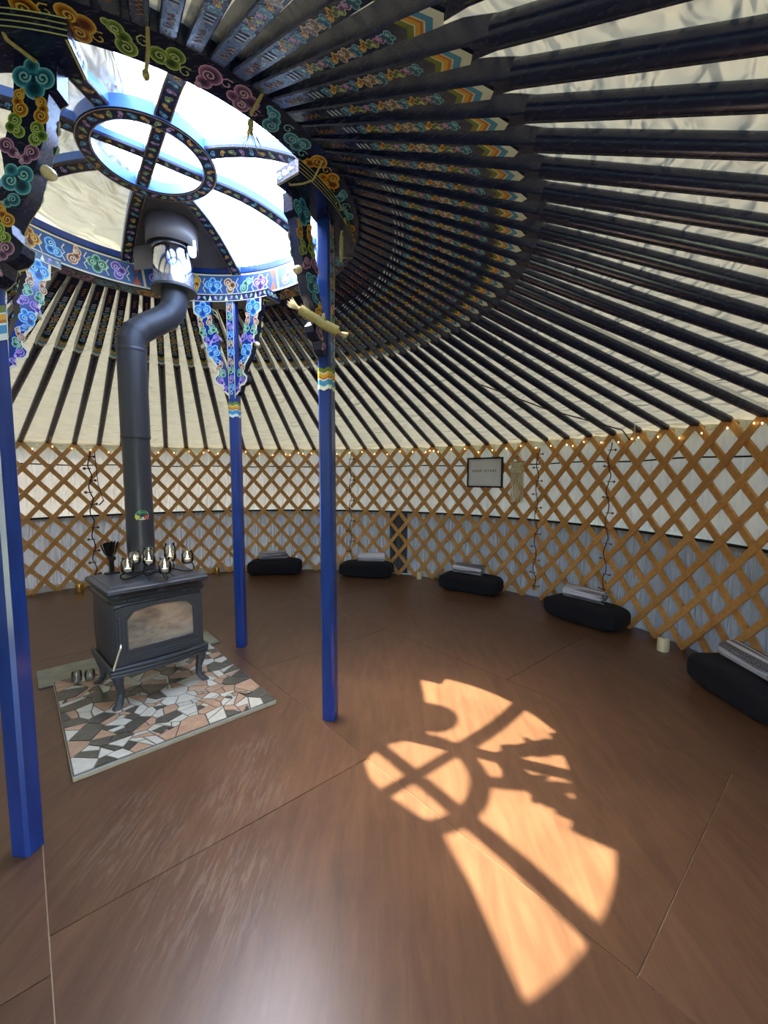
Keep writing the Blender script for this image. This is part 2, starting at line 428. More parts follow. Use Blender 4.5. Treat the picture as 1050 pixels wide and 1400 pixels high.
for k in range(-3, 4):
    for j in range(-3, 4):
        u0, u1 = us[k + 3] + .0014, us[k + 3] + 1.155 - .0014
        v0 = seams[k] + 2.32 * j + .0014; v1 = v0 + 2.32 - .0028
        p = [(u0, v0), (u1, v0), (u1, v1), (u0, v1)]
        for i in range(72):
            an = 2 * PI * i / 72; p = clip_half(p, cos(an), sin(an), 3.62)
            if len(p) < 3: break
        if len(p) < 3: continue
        cx = sum(q[0] for q in p) / len(p); cy = sum(q[1] for q in p) / len(p)
        mb = MB(); inset = [(q[0] + (cx - q[0]) * .0012, q[1] + (cy - q[1]) * .0012) for q in p]
        N = len(p)
        vs = [(q[0] * fu[0] + q[1] * fv[0], q[0] * fu[1] + q[1] * fv[1], z) for ring, z in ((p, -0.0034), (p, -0.0012), (inset, 0.0)) for q in ring]
        fs = [tuple(range(2 * N, 3 * N))] + [(r * N + i, r * N + (i + 1) % N, (r + 1) * N + (i + 1) % N, (r + 1) * N + i) for r in range(2) for i in range(N)]
        mb.add(vs, fs); mb.build('floor_panel', M['floor'], floor, smooth=0)

def uvgrid(o, nu, nv, fu_):
    me = o.data; uv = me.uv_layers.new(name='UVMap'); d = [0.0] * (2 * len(me.loops))
    for l in me.loops:
        i = l.vertex_index; a_, b_ = fu_(i % nu, i // nu); d[2 * l.index] = a_; d[2 * l.index + 1] = b_
    uv.data.foreach_set('uv', d)

random.seed(4)
def cloth_wall(name, r0, z0, z1, mat, a0, a1, fold, nz=9, seed=0):
    nu = int((a1 - a0) / rad(0.75)) + 1
    rs = random.Random(seed); ph = [rs.uniform(0, 6.3) for _ in range(6)]
    def off(a, z):
        s_ = a * R_WALL
        return fold * (0.5 * sin(s_ * 7 + ph[0] + sin(z * 3 + s_ * 2)) + 0.35 * sin(s_ * 17 + ph[1] + 1.3 * sin(z * 2.1 + ph[2])) + 0.25 * sin(s_ * 41 + ph[3] + z * 1.5) + 0.2 * sin(z * 9 + s_ * 3 + ph[4]))
    mb = MB()
    A = lambda i: a0 + (a1 - a0) * i / (nu - 1)
    Z = lambda j: z0 + (z1 - z0) * j / (nz - 1)
    mb.grid(nu, nz, lambda i, j: polar(r0 + off(A(i), Z(j)), A(i), Z(j)))
    o = mb.build(name, mat, smooth=180); uvgrid(o, nu, nz, lambda i, j: (A(i) * R_WALL, Z(j)))
    return o
D0, D1 = DOOR
wu = cloth_wall('wall_upper', 3.612, 0.80, 1.76, M['whitecloth'], D1, D0 + 2 * PI, 0.012, 12, 1); tag(wu, kind='structure')
wl_ = cloth_wall('wall_lower', 3.592, -0.01, 0.835, M['greycloth'], D1, D0 + 2 * PI, 0.016, 12, 2); tag(wl_, kind='structure')
# dark hem on the grey cloth and pale hem along the floor
hm = MB(); hm.lathe([(3.574, .826), (3.571, .832), (3.571, .842), (3.574, .848)], 160); tag(hm.build('trim_1', M['blackrope'], smooth=0), kind='structure')
hb = cloth_wall('baseboard_cloth', 3.572, -0.005, 0.075, M['whitecloth'], rad(40), rad(170), 0.006, 4, 5); tag(hb, kind='structure')
cp = cloth_wall('cloth_patch', 3.566, 0.02, 0.832, M['charcloth'], rad(65.4), rad(69.4), 0.004, 8, 7)
tag(cp, 'charcoal dark strip of cloth between the lattice and the grey wall cloth', 'cloth')

# roof canvas over the poles, shallow sag between them
NS = 4
def roof_fn(i, j, nu, nr):
    a = AZ0 + STEP * i / NS; r = 3.68 + (1.0 - 3.68) * j / (nr - 1)
    ph = (i % NS) / NS
    sag = -0.018 * sin(PI * ph) * (r / 3.6) + 0.004 * sin(r * 23 + a * 31) * sin(PI * ph)
    return polar(r, a, pole_z(r) + 0.068 + sag)
nu_r = N_POLE * NS; nr_r = 30
rm = MB(); rm.grid(nu_r, nr_r, lambda i, j: roof_fn(i, j, nu_r, nr_r), close_u=True)
roof = rm.build('ceiling', M['roofcloth'], smooth=180); tag(roof, kind='structure')
uvgrid(roof, nu_r, nr_r, lambda i, j: (STEP * i / NS * 3.0, 3.68 - 2.68 * j / (nr_r - 1)))

# door opening behind the photographer
dm = MB()
for a in (D0, D1): dm.box(polar(3.56, a, 0.80), (0.10, 0.09, 1.62), a)
dm.box(polar(3.53, (D0 + D1) / 2, 1.64), (0.10, 0.98, 0.10), (D0 + D1) / 2)
dm.box(polar(3.53, (D0 + D1) / 2, 0.03), (0.10, 0.86, 0.06), (D0 + D1) / 2)
tag(dm.build('door_1', M['barewood'], smooth=0), kind='structure')

# ================================================================ LATTICE (khana) PANELS
LSPAN = 6 * STEP; LZ0, LZ1 = 0.008, 1.672
seam_az = [rad(x) for x in (-33, 25.1, 37.6, 78.1, 130.2, 182)]
panel_lab = [
 'golden wooden lattice wall panel at the right edge, behind the biggest black cushion',
 'narrow golden lattice wall panel between two close rope seams, right of the macrame hanging',
 'golden wooden lattice wall panel carrying the framed sign and the macrame hanging',
 'golden wooden lattice wall panel behind the two middle blue posts and the stove',
 'golden wooden lattice wall panel left of the stove pipe, behind the leftmost post']
def slat_mesh(front, t0, t1):
    key = (front, round(t0, 3), round(t1, 3))
    if key in slat_cache: return slat_cache[key]
    d = -1 if front else 1
    rm_ = R_WALL - 0.0115 if front else R_WALL + 0.0115
    n = max(1, int(round((t1 - t0) * 6))); W = 0.0230; T = 0.0105
    sl = math.atan2(LZ1 - LZ0, LSPAN * R_WALL); nx, nz = -sin(sl) * d, cos(sl)
    mb = MB(); vs = []
    for i in range(n + 1):
        tt = t0 + (t1 - t0) * i / n; a = d * LSPAN * tt; z = LZ0 + (LZ1 - LZ0) * tt
        for (q, h) in ((-W, -T), (W, -T), (W, T), (-W, T)):
            vs.append(polar(rm_ + h, a + q * nx / R_WALL, z + q * nz))
    fs = [(i * 4 + k, i * 4 + (k + 1) % 4, i * 4 + 4 + (k + 1) % 4, i * 4 + 4 + k) for i in range(n) for k in range(4)] + [(3, 2, 1, 0), (n * 4, n * 4 + 1, n * 4 + 2, n * 4 + 3)]
    mb.add(vs, fs); me = mb.mesh('slat', M['lath'], 0); slat_cache[key] = me; return me
slat_cache = {}
knot = {}
for pi_, (s0, s1) in enumerate(zip(seam_az[:-1], seam_az[1:])):
    root = empty('lattice_panel', polar(R_WALL, (s0 + s1) / 2, 0)); tag(root, panel_lab[pi_], 'lattice wall', 'lattice wall panels')
    inv = root.matrix_basis.inverted()
    e0, e1 = s0 + rad(0.06), s1 - rad(0.06)
    for front in (True, False):
        d = -1 if front else 1
        # slats meet at the top where the poles rest: top azimuth AZ0 + k*STEP
        k0 = int((s0 - AZ0 - LSPAN) / STEP) - 2; k1 = int((s1 - AZ0 + LSPAN) / STEP) + 2
        for k in range(k0, k1 + 1):
            ab = AZ0 + k * STEP - d * LSPAN        # azimuth at the bottom
            lo, hi = (e0 - ab) / (d * LSPAN), (e1 - ab) / (d * LSPAN)
            lo, hi = max(0, min(lo, hi)), min(1, max(lo, hi))
            if hi - lo < 0.06: continue
            o = mobj('slat', slat_mesh(front, lo, hi), root)
            o.matrix_basis = inv @ Matrix.Rotation(ab, 4, 'Z')
    # raw-hide ties at the crossings
    kb = MB()
    for k in range(int((s0 - AZ0) / STEP * 2) - 1, int((s1 - AZ0) / STEP * 2) + 2):
        for j in range(0, 13):
            if (k + j) % 2: continue
            a = AZ0 + k * STEP / 2; z = LZ1 - (LZ1 - LZ0) * j / 12.0
            if not (s0 < a < s1) or z < .05 or z > 1.66: continue
            c = polar(R_WALL - 0.0220, a, z); ta = Vector((-sin(a), cos(a), 0)); ra = Vector((cos(a), sin(a), 0))
            vs = [c + ta * (.005 * cos(q)) + Vector((0, 0, .005 * sin(q))) for q in [i * PI / 2.5 for i in range(5)]] + [c - ra * .005]
            kb.add([v - root.location for v in vs], [(i, (i + 1) % 5, 5) for i in range(5)])
    ko = kb.build('rawhide_knots', M['leather'], root, smooth=0); ko['kind'] = 'stuff'
# rope lashings over each seam
for si, (sa, lab) in enumerate(((25.1, 'dark rope lashing zigzagging down the lattice seam nearest the right edge'),
                 (37.6, 'dark rope lashing zigzagging down the lattice seam beside the macrame hanging'),
                 (78.1, 'dark rope lashing down the lattice seam above the second cushion, right of the posts'),
                 (130.2, 'thick dark rope lashing down the lattice seam left of the stove pipe'))):
    rl = MB(); rnd = random.Random(si + 3); r_ = 0.0065 if si == 3 else 0.0042
    pts = []; n = 44; R_ = R_WALL - 0.029
    for i in range(n + 1):
        z = 1.60 - 1.50 * i / n
        pts.append(polar(R_, rad(sa) + rad(.28) * sin(z * 2 * PI / .275) + rad(rnd.uniform(-.08, .08)), z))
    rl.tube(pts, r_, 6)
    root = rl.build('seam_rope', M['darkrope' if si > 1 else 'brownrope'], smooth=60); tag(root, lab, 'rope', 'lattice seam lashings')
    for i in range(11):
        z = LZ1 - (LZ1 - LZ0) * (i + 1) / 12.0; wb = MB(); s_ = 1 if i % 2 else -1
        wb.tube([polar(R_ - .003, rad(sa + s_ * x), z + dz) for x, dz in ((-.25, .003), (.2, -.002), (.6, 0.002), (1.0, -.004))], r_ * .8, 5)
        wb.build('rope_wrap', M['darkrope' if si > 1 else 'brownrope'], root, smooth=60)
        lk = MB(); q = polar(R_WALL - 0.0235, rad(sa + s_ * .8), z); ra = Vector((cos(rad(sa)), sin(rad(sa)), 0))
        lk.tube([q - ra * .004, q + ra * .002], [.009, .012] if si < 2 else [.014, .018], 7); lk.build('leather_pad', M['leather'], root, smooth=40)
# black belt rope outside the lattice
br = MB(); n = 190
br.tube([polar(3.565, rad(-52) + rad(238) * i / n, 1.437 + .006 * sin(i * .5)) for i in range(n + 1)], 0.007, 6)
tag(br.build('belt_rope', M['blackrope']), 'thin black belt rope running level around the white wall cloth behind the lattice', 'rope')

# ================================================================ ROOF POLES
z_sq = 1.77                                       # radius where the painted square section ends
def prf(r): return Vector((r, 0, pole_z(r)))
O = polar(R_WALL - .01, 0, pole_z(R_WALL - .01))
pdir = (prf(1.0) - prf(2.0)).normalized(); pup = Vector((-pdir.z, 0, pdir.x)) * -1
if pup.z < 0: pup = -pup
def P_(r, y, h): return prf(r) + Vector((0, y, 0)) + pup * h - O
mb = MB()                                         # round shaft
ns = 10; RS = 0.0275
st = [3.545, 3.52, 3.3, 2.6, 1.93, 1.86]; rr_ = [.017, RS, RS, RS * 1.05, RS * 1.1, RS * 1.1]
vs = [P_(r, q * cos(2 * PI * k / ns), .031 + q * sin(2 * PI * k / ns)) for r, q in zip(st, rr_) for k in range(ns)]
fs = [(i * ns + k, i * ns + (k + 1) % ns, (i + 1) * ns + (k + 1) % ns, (i + 1) * ns + k) for i in range(len(st) - 1) for k in range(ns)] + [tuple(range(ns))]
mb.add(vs, fs); me_shaft = mb.mesh('shaft', M['navy'], 40)
mb = MB()                                         # square section with chamfered, pointed lower end
def sqr(r, hw, h0, h1, c=.004): return [P_(r, y, h) for y, h in ((-hw + c, h0), (hw - c, h0), (hw, h0 + c), (hw, h1 - c), (hw - c, h1), (-hw + c, h1), (-hw, h1 - c), (-hw, h0 + c))]
rows = [sqr(1.00, .024, .004, .062), sqr(1.08, .026, .0, .064), sqr(1.66, .027, .0, .064), sqr(1.775, .0265, .0, .064), sqr(1.86, .022, .008, .056), sqr(1.94, .016, .014, .048)]
vs = [p for r in rows for p in r]
fs = [(i * 8 + k, i * 8 + (k + 1) % 8, i * 8 + 8 + (k + 1) % 8, i * 8 + 8 + k) for i in range(5) for k in range(8)] + [tuple(range(7, -1, -1)), tuple(range(40, 48))]
mb.add(vs, fs); me_sq = mb.mesh('square_end', M['navy'], 30)
mb = MB()
mb.add([P_(r, q * cos(2 * PI * k / 8), .031 + q * sin(2 * PI * k / 8)) for r, q in ((3.60, .010), (3.59, .016), (3.535, .018)) for k in range(8)],
       [(i * 8 + k, i * 8 + (k + 1) % 8, i * 8 + 8 + (k + 1) % 8, i * 8 + 8 + k) for i in range(2) for k in range(8)] + [tuple(range(8))])
me_tip = mb.mesh('bare_tip', M['barewood'], 40)
pt = Paint(); x = 1.075
sq_ = []
for i in range(8): sq_.append((1.105 + .011 * i, .008 * (1 if i % 2 else -1)))
pt.ribbon(sq_, .005, 1, PAL['orange'][2]); pt.ribbon([(a_, b_ + .003) for a_, b_ in sq_], .002, 2, PAL['orange'][1])
for i in range(3): pt.poly([(1.228 + .018 * i, -.013), (1.237 + .018 * i, -.013), (1.230 + .018 * i + .012, .013), (1.221 + .018 * i + .012, .013)], 1, lin('#b8ccd8'))
seq = ['blue', 'orange', 'green', 'purple', 'blue', 'orange', 'beige', 'beige', 'blue', 'orange', 'green', 'purple', 'blue']
kinds = ['curl', 'scroll', 'trefoil', 'curl']
x = 1.306
for i, c in enumerate(seq):
    pt.motif('cloud' if c in ('blue', 'beige') else kinds[i % 4], x, .001 * (-1) ** i, .0225, c, -PI / 2 + .5 * (-1) ** i, 1 if i % 2 else -1, fine=False); x += .0282
def chev(pt, x0, x1, hw, c, lay, dx=.020):
    pt.poly([(x0, -hw), (x0 + dx, 0), (x1 + dx, 0), (x1, -hw)], lay, c); pt.poly([(x0 + dx, 0), (x0, hw), (x1, hw), (x1 + dx, 0)], lay, c)
GRN, YEL, ORG, BLU, WHT = lin('#75821c'), lin('#e0ac28'), lin('#c47418'), lin('#4898c4'), lin('#e6efdc')
hw = .0255
x = 1.688
for wd, c in ((.020, GRN), (.005, WHT), (.014, YEL), (.010, ORG), (.005, WHT), (.022, BLU), (.030, WHT)):
    chev(pt, x, x + wd, hw if x < 1.77 else hw - .002, c, 1); x += wd
po = pt.build('painted_scrolls', lambda u, v, h: P_(u, v, -h)); me_pp = po.data; bpy.data.objects.remove(po)

def ordw(n):
    return {1: 'first', 2: 'second', 3: 'third', 4: 'fourth', 5: 'fifth', 6: 'sixth', 7: 'seventh', 8: 'eighth', 9: 'ninth', 10: 'tenth',
            11: 'eleventh', 12: 'twelfth', 13: 'thirteenth'}.get(n, '%d%s' % (n, 'th' if 10 < n % 100 < 14 else {1: 'st', 2: 'nd', 3: 'rd'}.get(n % 10, 'th')))
proto = None
K_SIGN = round((rad(47.5) - AZ0) / STEP)
pole_ks = list(range(int((rad(-112) - AZ0) / STEP), int((rad(172) - AZ0) / STEP) + 1))
for k in pole_ks:
    a = AZ0 + k * STEP
    d = K_SIGN - k
    if d == 0: lab = 'navy roof pole with painted scrolls, its foot just above the framed sign'
    elif d > 0: lab = 'navy roof pole, %s to the right of the one ending above the framed sign' % ordw(d)
    else: lab = 'navy roof pole, %s to the left of the one ending above the framed sign' % ordw(-d)
    if proto is None:
        o = proto = empty('roof_pole')
        mobj('shaft', me_shaft, o); mobj('square_end', me_sq, o); mobj('bare_tip', me_tip, o); mobj('painted_scrolls', me_pp, o)['kind'] = 'stuff'
    else: o = copy_tree(proto)
    o.location = polar(R_WALL - .01, a, O.z); o.rotation_euler = (0, 0, a)
    tag(o, lab, 'roof pole', 'painted roof poles')

# ================================================================ CROWN
crown = empty('crown_ring', (0, 0, 2.60)); tag(crown, 'big round roof crown of blue painted wood with spokes and a raised inner ring', 'roof crown')
C0 = Vector((0, 0, 2.60))
RI, RO, ZB, ZT = 0.92, 1.045, 2.596, 2.800
ring = MB(); ring.lathe([(RI, ZB + .004 - 2.6), (RI, ZT - 2.6), (RI + .02, ZT + .004 - 2.6), (RO - .01, ZT - .06 - 2.6), (RO, ZT - .08 - 2.6), (RO, ZB - 2.6), (RI + .004, ZB - 2.6)], 96, closed=True)
outer = ring.build('outer_ring', M['navy'], crown, smooth=30)
tr = MB(); tr.lathe([(RI - .002, ZT - .034 - 2.6), (RI - .002, ZT + .006 - 2.6), (RI + .03, ZT + .012 - 2.6)], 96)
tr.build('blue_rim', M['blue'], outer, smooth=30)
# inner face panels and underside scrolls
def f_in(u, v, h): return polar(RI - h, u / RI, v - 2.6)
def f_un(u, v, h): return polar(RI + v, u / RI, ZB - h - 2.6)
pt = Paint(); n = 96; L = 2 * PI * RI
for v0, wd in ((ZB + .012, .010), (ZT - .048, .010)):
    pt.ribbon([(L * i / n, v0) for i in range(n + 1)], wd, 1, CREAM)
base_c = lin('#31558a')
for i in range(n): pt.poly([(L * i / n, ZB + .017), (L * (i + 1) / n, ZB + .017), (L * (i + 1) / n, ZT - .053), (L * i / n, ZT - .053)], 0, base_c)
sq2 = ['sky', 'violet', 'mint', 'rust', 'sky', 'orange', 'sky', 'violet']
m_ = 48
for i in range(m_):
    u = L * (i + .5) / m_; zc = (ZB + ZT) / 2 - .018
    if i % 8 == 0:
        pt.poly([(u - .045, ZB + .018), (u - .03, ZB + .018), (u - .012, ZT - .054), (u - .027, ZT - .054)], 2, CREAM)
        pt.poly([(u - .01, ZB + .02), (u + .035, ZB + .02), (u + .012, zc)], 2, lin('#c8562c')); pt.poly([(u - .01, ZT - .055), (u + .035, ZT - .055), (u + .012, zc)], 2, lin('#c8562c'))
    else:
        pt.motif(('cloud', 'scroll', 'trefoil')[i % 3], u, zc, .060, sq2[i % 8], (0, .6, -.5)[i % 3], 1 if i % 2 else -1, lay=1)
        pt.ribbon([(u - .064, zc + .05), (u - .048, zc + .02), (u - .064, zc), (u - .048, zc - .02), (u - .064, zc - .05)], .006, 1.5, CREAM)
pt.build('inner_face_painting', f_in, outer)
pt = Paint(); sq3 = ['orange', 'blue', 'purple', 'green', 'orange', 'green', 'purple', 'blue']
for i in range(52):
    u = L * (i + .5) / 52
    pt.motif(('curl', 'cloud', 'scroll', 'trefoil')[i % 4], u, .060, .056, sq3[(i // 2) % 8], PI / 2 * (i % 2) + .3, 1 if i % 2 else -1)
    pt.ribbon(spiral(u + .05, .06 + .02 * (-1) ** i, .022, 1.0, 1.1, 9), .004, 6.5, PAL[sq3[(i // 2) % 8]][0])
pt.build('underside_painting', f_un, outer)
# inner ring
IR0, IR1, IZ = 0.247, 0.312, 2.885
ir = MB(); ir.lathe([(IR0, IZ - 2.6), (IR0, IZ + .055 - 2.6), (IR1, IZ + .055 - 2.6), (IR1, IZ - 2.6)], 64, closed=True)
inner = ir.build('inner_ring', M['ringblue'], crown, smooth=30)
ib = MB(); ib.lathe([(IR0 - .001, IZ - .002 - 2.6), (IR0 + .006, IZ - .006 - 2.6), (IR1 - .006, IZ - .006 - 2.6), (IR1 + .001, IZ - .002 - 2.6)], 64); ib.build('dark_underside', M['navy'], inner, smooth=0)
pt = Paint(); Lr = 2 * PI * .28
for r_ in (IR0 + .004, IR1 - .004):
    pt.ribbon([((r_ - .28), 0)] * 0 + [(.28 * 2 * PI * i / 48, r_ - .28) for i in range(49)], .004, 1, lin('#c8a468'))
for i in range(36): pt.motif(('curl', 'scroll')[i % 2], Lr * (i + .5) / 36, 0, .020, ('blue', 'orange', 'green', 'purple')[i % 4], .8 * i, fine=False)
pt.build('underside_painting', lambda u, v, h: polar(.28 + v, u / .28, IZ - .006 - h - 2.6), inner)
# cross bars and spokes
SPO = [rad(-52 + 45 * k) for k in range(8)]
def bar_along(a, prof, hwid, hh, name, parent, mat_side):
    """curved bar: prof = list of (r, z underside); blue sides, painted dark underside"""
    mb = MB(); ta = Vector((-sin(a), cos(a), 0)); rows = []
    for r, z in prof:
        p = polar(r, a, z) - C0
        rows += [p - ta * hwid, p + ta * hwid, p + ta * hwid + Vector((0, 0, hh)), p - ta * hwid + Vector((0, 0, hh))]
    N = len(prof)
    mb.add(rows, [(i * 4 + k, i * 4 + (k + 1) % 4, i * 4 + 4 + (k + 1) % 4, i * 4 + 4 + k) for i in range(N - 1) for k in range(4)] + [(3, 2, 1, 0), ((N - 1) * 4, (N - 1) * 4 + 1, (N - 1) * 4 + 2, (N - 1) * 4 + 3)])
    o = mb.build(name, mat_side, parent, smooth=0)
    ub = MB()
    rows = []
    for r, z in prof:
        p = polar(r, a, z - .003) - C0; rows += [p - ta * (hwid + .001), p + ta * (hwid + .001), p + ta * (hwid + .001) + Vector((0, 0, .012)), p - ta * (hwid + .001) + Vector((0, 0, .012))]
    ub.add(rows, [(i * 4 + k, i * 4 + (k + 1) % 4, i * 4 + 4 + (k + 1) % 4, i * 4 + 4 + k) for i in range(N - 1) for k in range(4)])
    ub.build('dark_underside', M['navy'], o, smooth=0)
    S = [0]
    for i in range(1, N): S.append(S[-1] + hypot(prof[i][0] - prof[i-1][0], prof[i][1] - prof[i-1][1]))
    def fn(u, v, h):
        u = min(max(u, 0), S[-1] - 1e-6)
        i = max(j for j in range(N - 1) if S[j] <= u); q = (u - S[i]) / (S[i+1] - S[i])
        r = prof[i][0] + q * (prof[i+1][0] - prof[i][0]); z = prof[i][1] + q * (prof[i+1][1] - prof[i][1])
        return polar(r, a, z - .003 - h) - C0 + ta * v
    p = Paint(); m = int(S[-1] / .05)
    for sgn in (-1, 1): p.ribbon([(S[-1] * i / 8, sgn * (hwid - .003)) for i in range(9)], .003, 1, lin('#b89860'))
    for i in range(m): p.motif(('curl', 'scroll', 'trefoil')[i % 3], S[-1] * (i + .5) / m, 0, hwid * .62, ('blue', 'orange', 'green', 'purple')[i % 4], .9 * i, fine=False)
    p.build('painted_scrolls', fn, o); return o
sp_prof = []
for i in range(9):
    q = i / 8.0; r = IR1 - .004 + q * (RI + .03 - IR1)
    sp_prof.append((r, 2.892 - .150 * q + .050 * sin(PI * q) * (1 - .3 * q)))
for a in SPO: bar_along(a, sp_prof, .034, .048, 'spoke', crown, M['ringblue'])
bar_along(SPO[0], [(-IR0 - .004, IZ + .008), (0, IZ + .012), (IR0 + .004, IZ + .008)], .030, .042, 'cross_bar', crown, M['ringblue'])
bar_along(SPO[2], [(-IR0 - .004, IZ + .014), (0, IZ + .018), (IR0 + .004, IZ + .014)], .024, .036, 'cross_bar', crown, M['ringblue'])
def dome_z(r):
    if r <= IR1: return 2.972 + .02 * (1 - (r / IR1) ** 2)
    q = min(1.0, (r - IR1) / (RI + .03 - IR1))
    return 2.892 - .150 * q + .050 * sin(PI * q) * (1 - .3 * q) + .072 - (r - .95) * .3 * (r > .95)
# canvas half of the crown cover and clear film over the open half
def sector(name, a0, a1, r0, r1, mat, dz, na=40, nr=10, seed=0):
    rs = random.Random(seed); ph = [rs.uniform(0, 6) for _ in range(4)]
    A = lambda i: a0 + (a1 - a0) * i / (na - 1); Rr = lambda j: r0 + (r1 - r0) * j / (nr - 1)
    def fn(i, j):
        a, r = A(i), Rr(j)
        wv = .006 * sin(a * 19 + r * 6 + ph[0]) + .004 * sin(a * 41 - r * 13 + ph[1])
        return polar(r, a, dome_z(r) + dz + wv)
    mb = MB(); mb.grid(na, nr, fn); o = mb.build(name, mat, smooth=180)
    uvgrid(o, na, nr, lambda i, j: (A(i) * 1.0, Rr(j))); return o
edge = [(98, .33), (128, .29), (158, .27), (200, .19), (233, .168), (265, .21), (279, .26), (284, .5), (286, .78), (288, 1.16)]
def r_edge(d):
    for (a_, r_), (b_, q_) in zip(edge[:-1], edge[1:]):
        if a_ <= d <= b_: return r_ + (q_ - r_) * (d - a_) / (b_ - a_)
    return edge[-1][1]
na_, nr_ = 96, 14
def cov(i, j):
    d = 98 + 189.9 * i / (na_ - 1); r0_ = r_edge(d); r = r0_ + (1.165 - r0_) * j / (nr_ - 1); a = rad(d)
    return polar(r, a, dome_z(r) + .014 + .006 * sin(a * 19 + r * 6) + .004 * sin(a * 41 - r * 13))
mb = MB(); mb.grid(na_, nr_, cov); cv = mb.build('crown_cover', M['roofcloth'], smooth=180)
uvgrid(cv, na_, nr_, lambda i, j: (rad(98 + 190 * i / (na_ - 1)), j / nr_))
tag(cv, 'beige canvas flap pulled across the far left half of the crown opening', 'canvas cover')
def flm(i, j):
    d = -74 + 360.0 * i / 119; dd = d if d > 98 else d + 360; rmax = 1.10 if d < 98 else r_edge(dd) + .02
    r = .002 + (rmax - .002) * j / 13; a = rad(d)
    return polar(r, a, dome_z(r) + .002 + .005 * sin(a * 17 + r * 9) * min(1, r * 2) + .004 * sin(r * 15 - a * 3))
mb = MB(); mb.grid(120, 14, flm); fl = mb.build('crown_film', M['film'], smooth=180)
tag(fl, 'clear crumpled plastic sheet over the open crown with bright sky behind', 'plastic sheet')

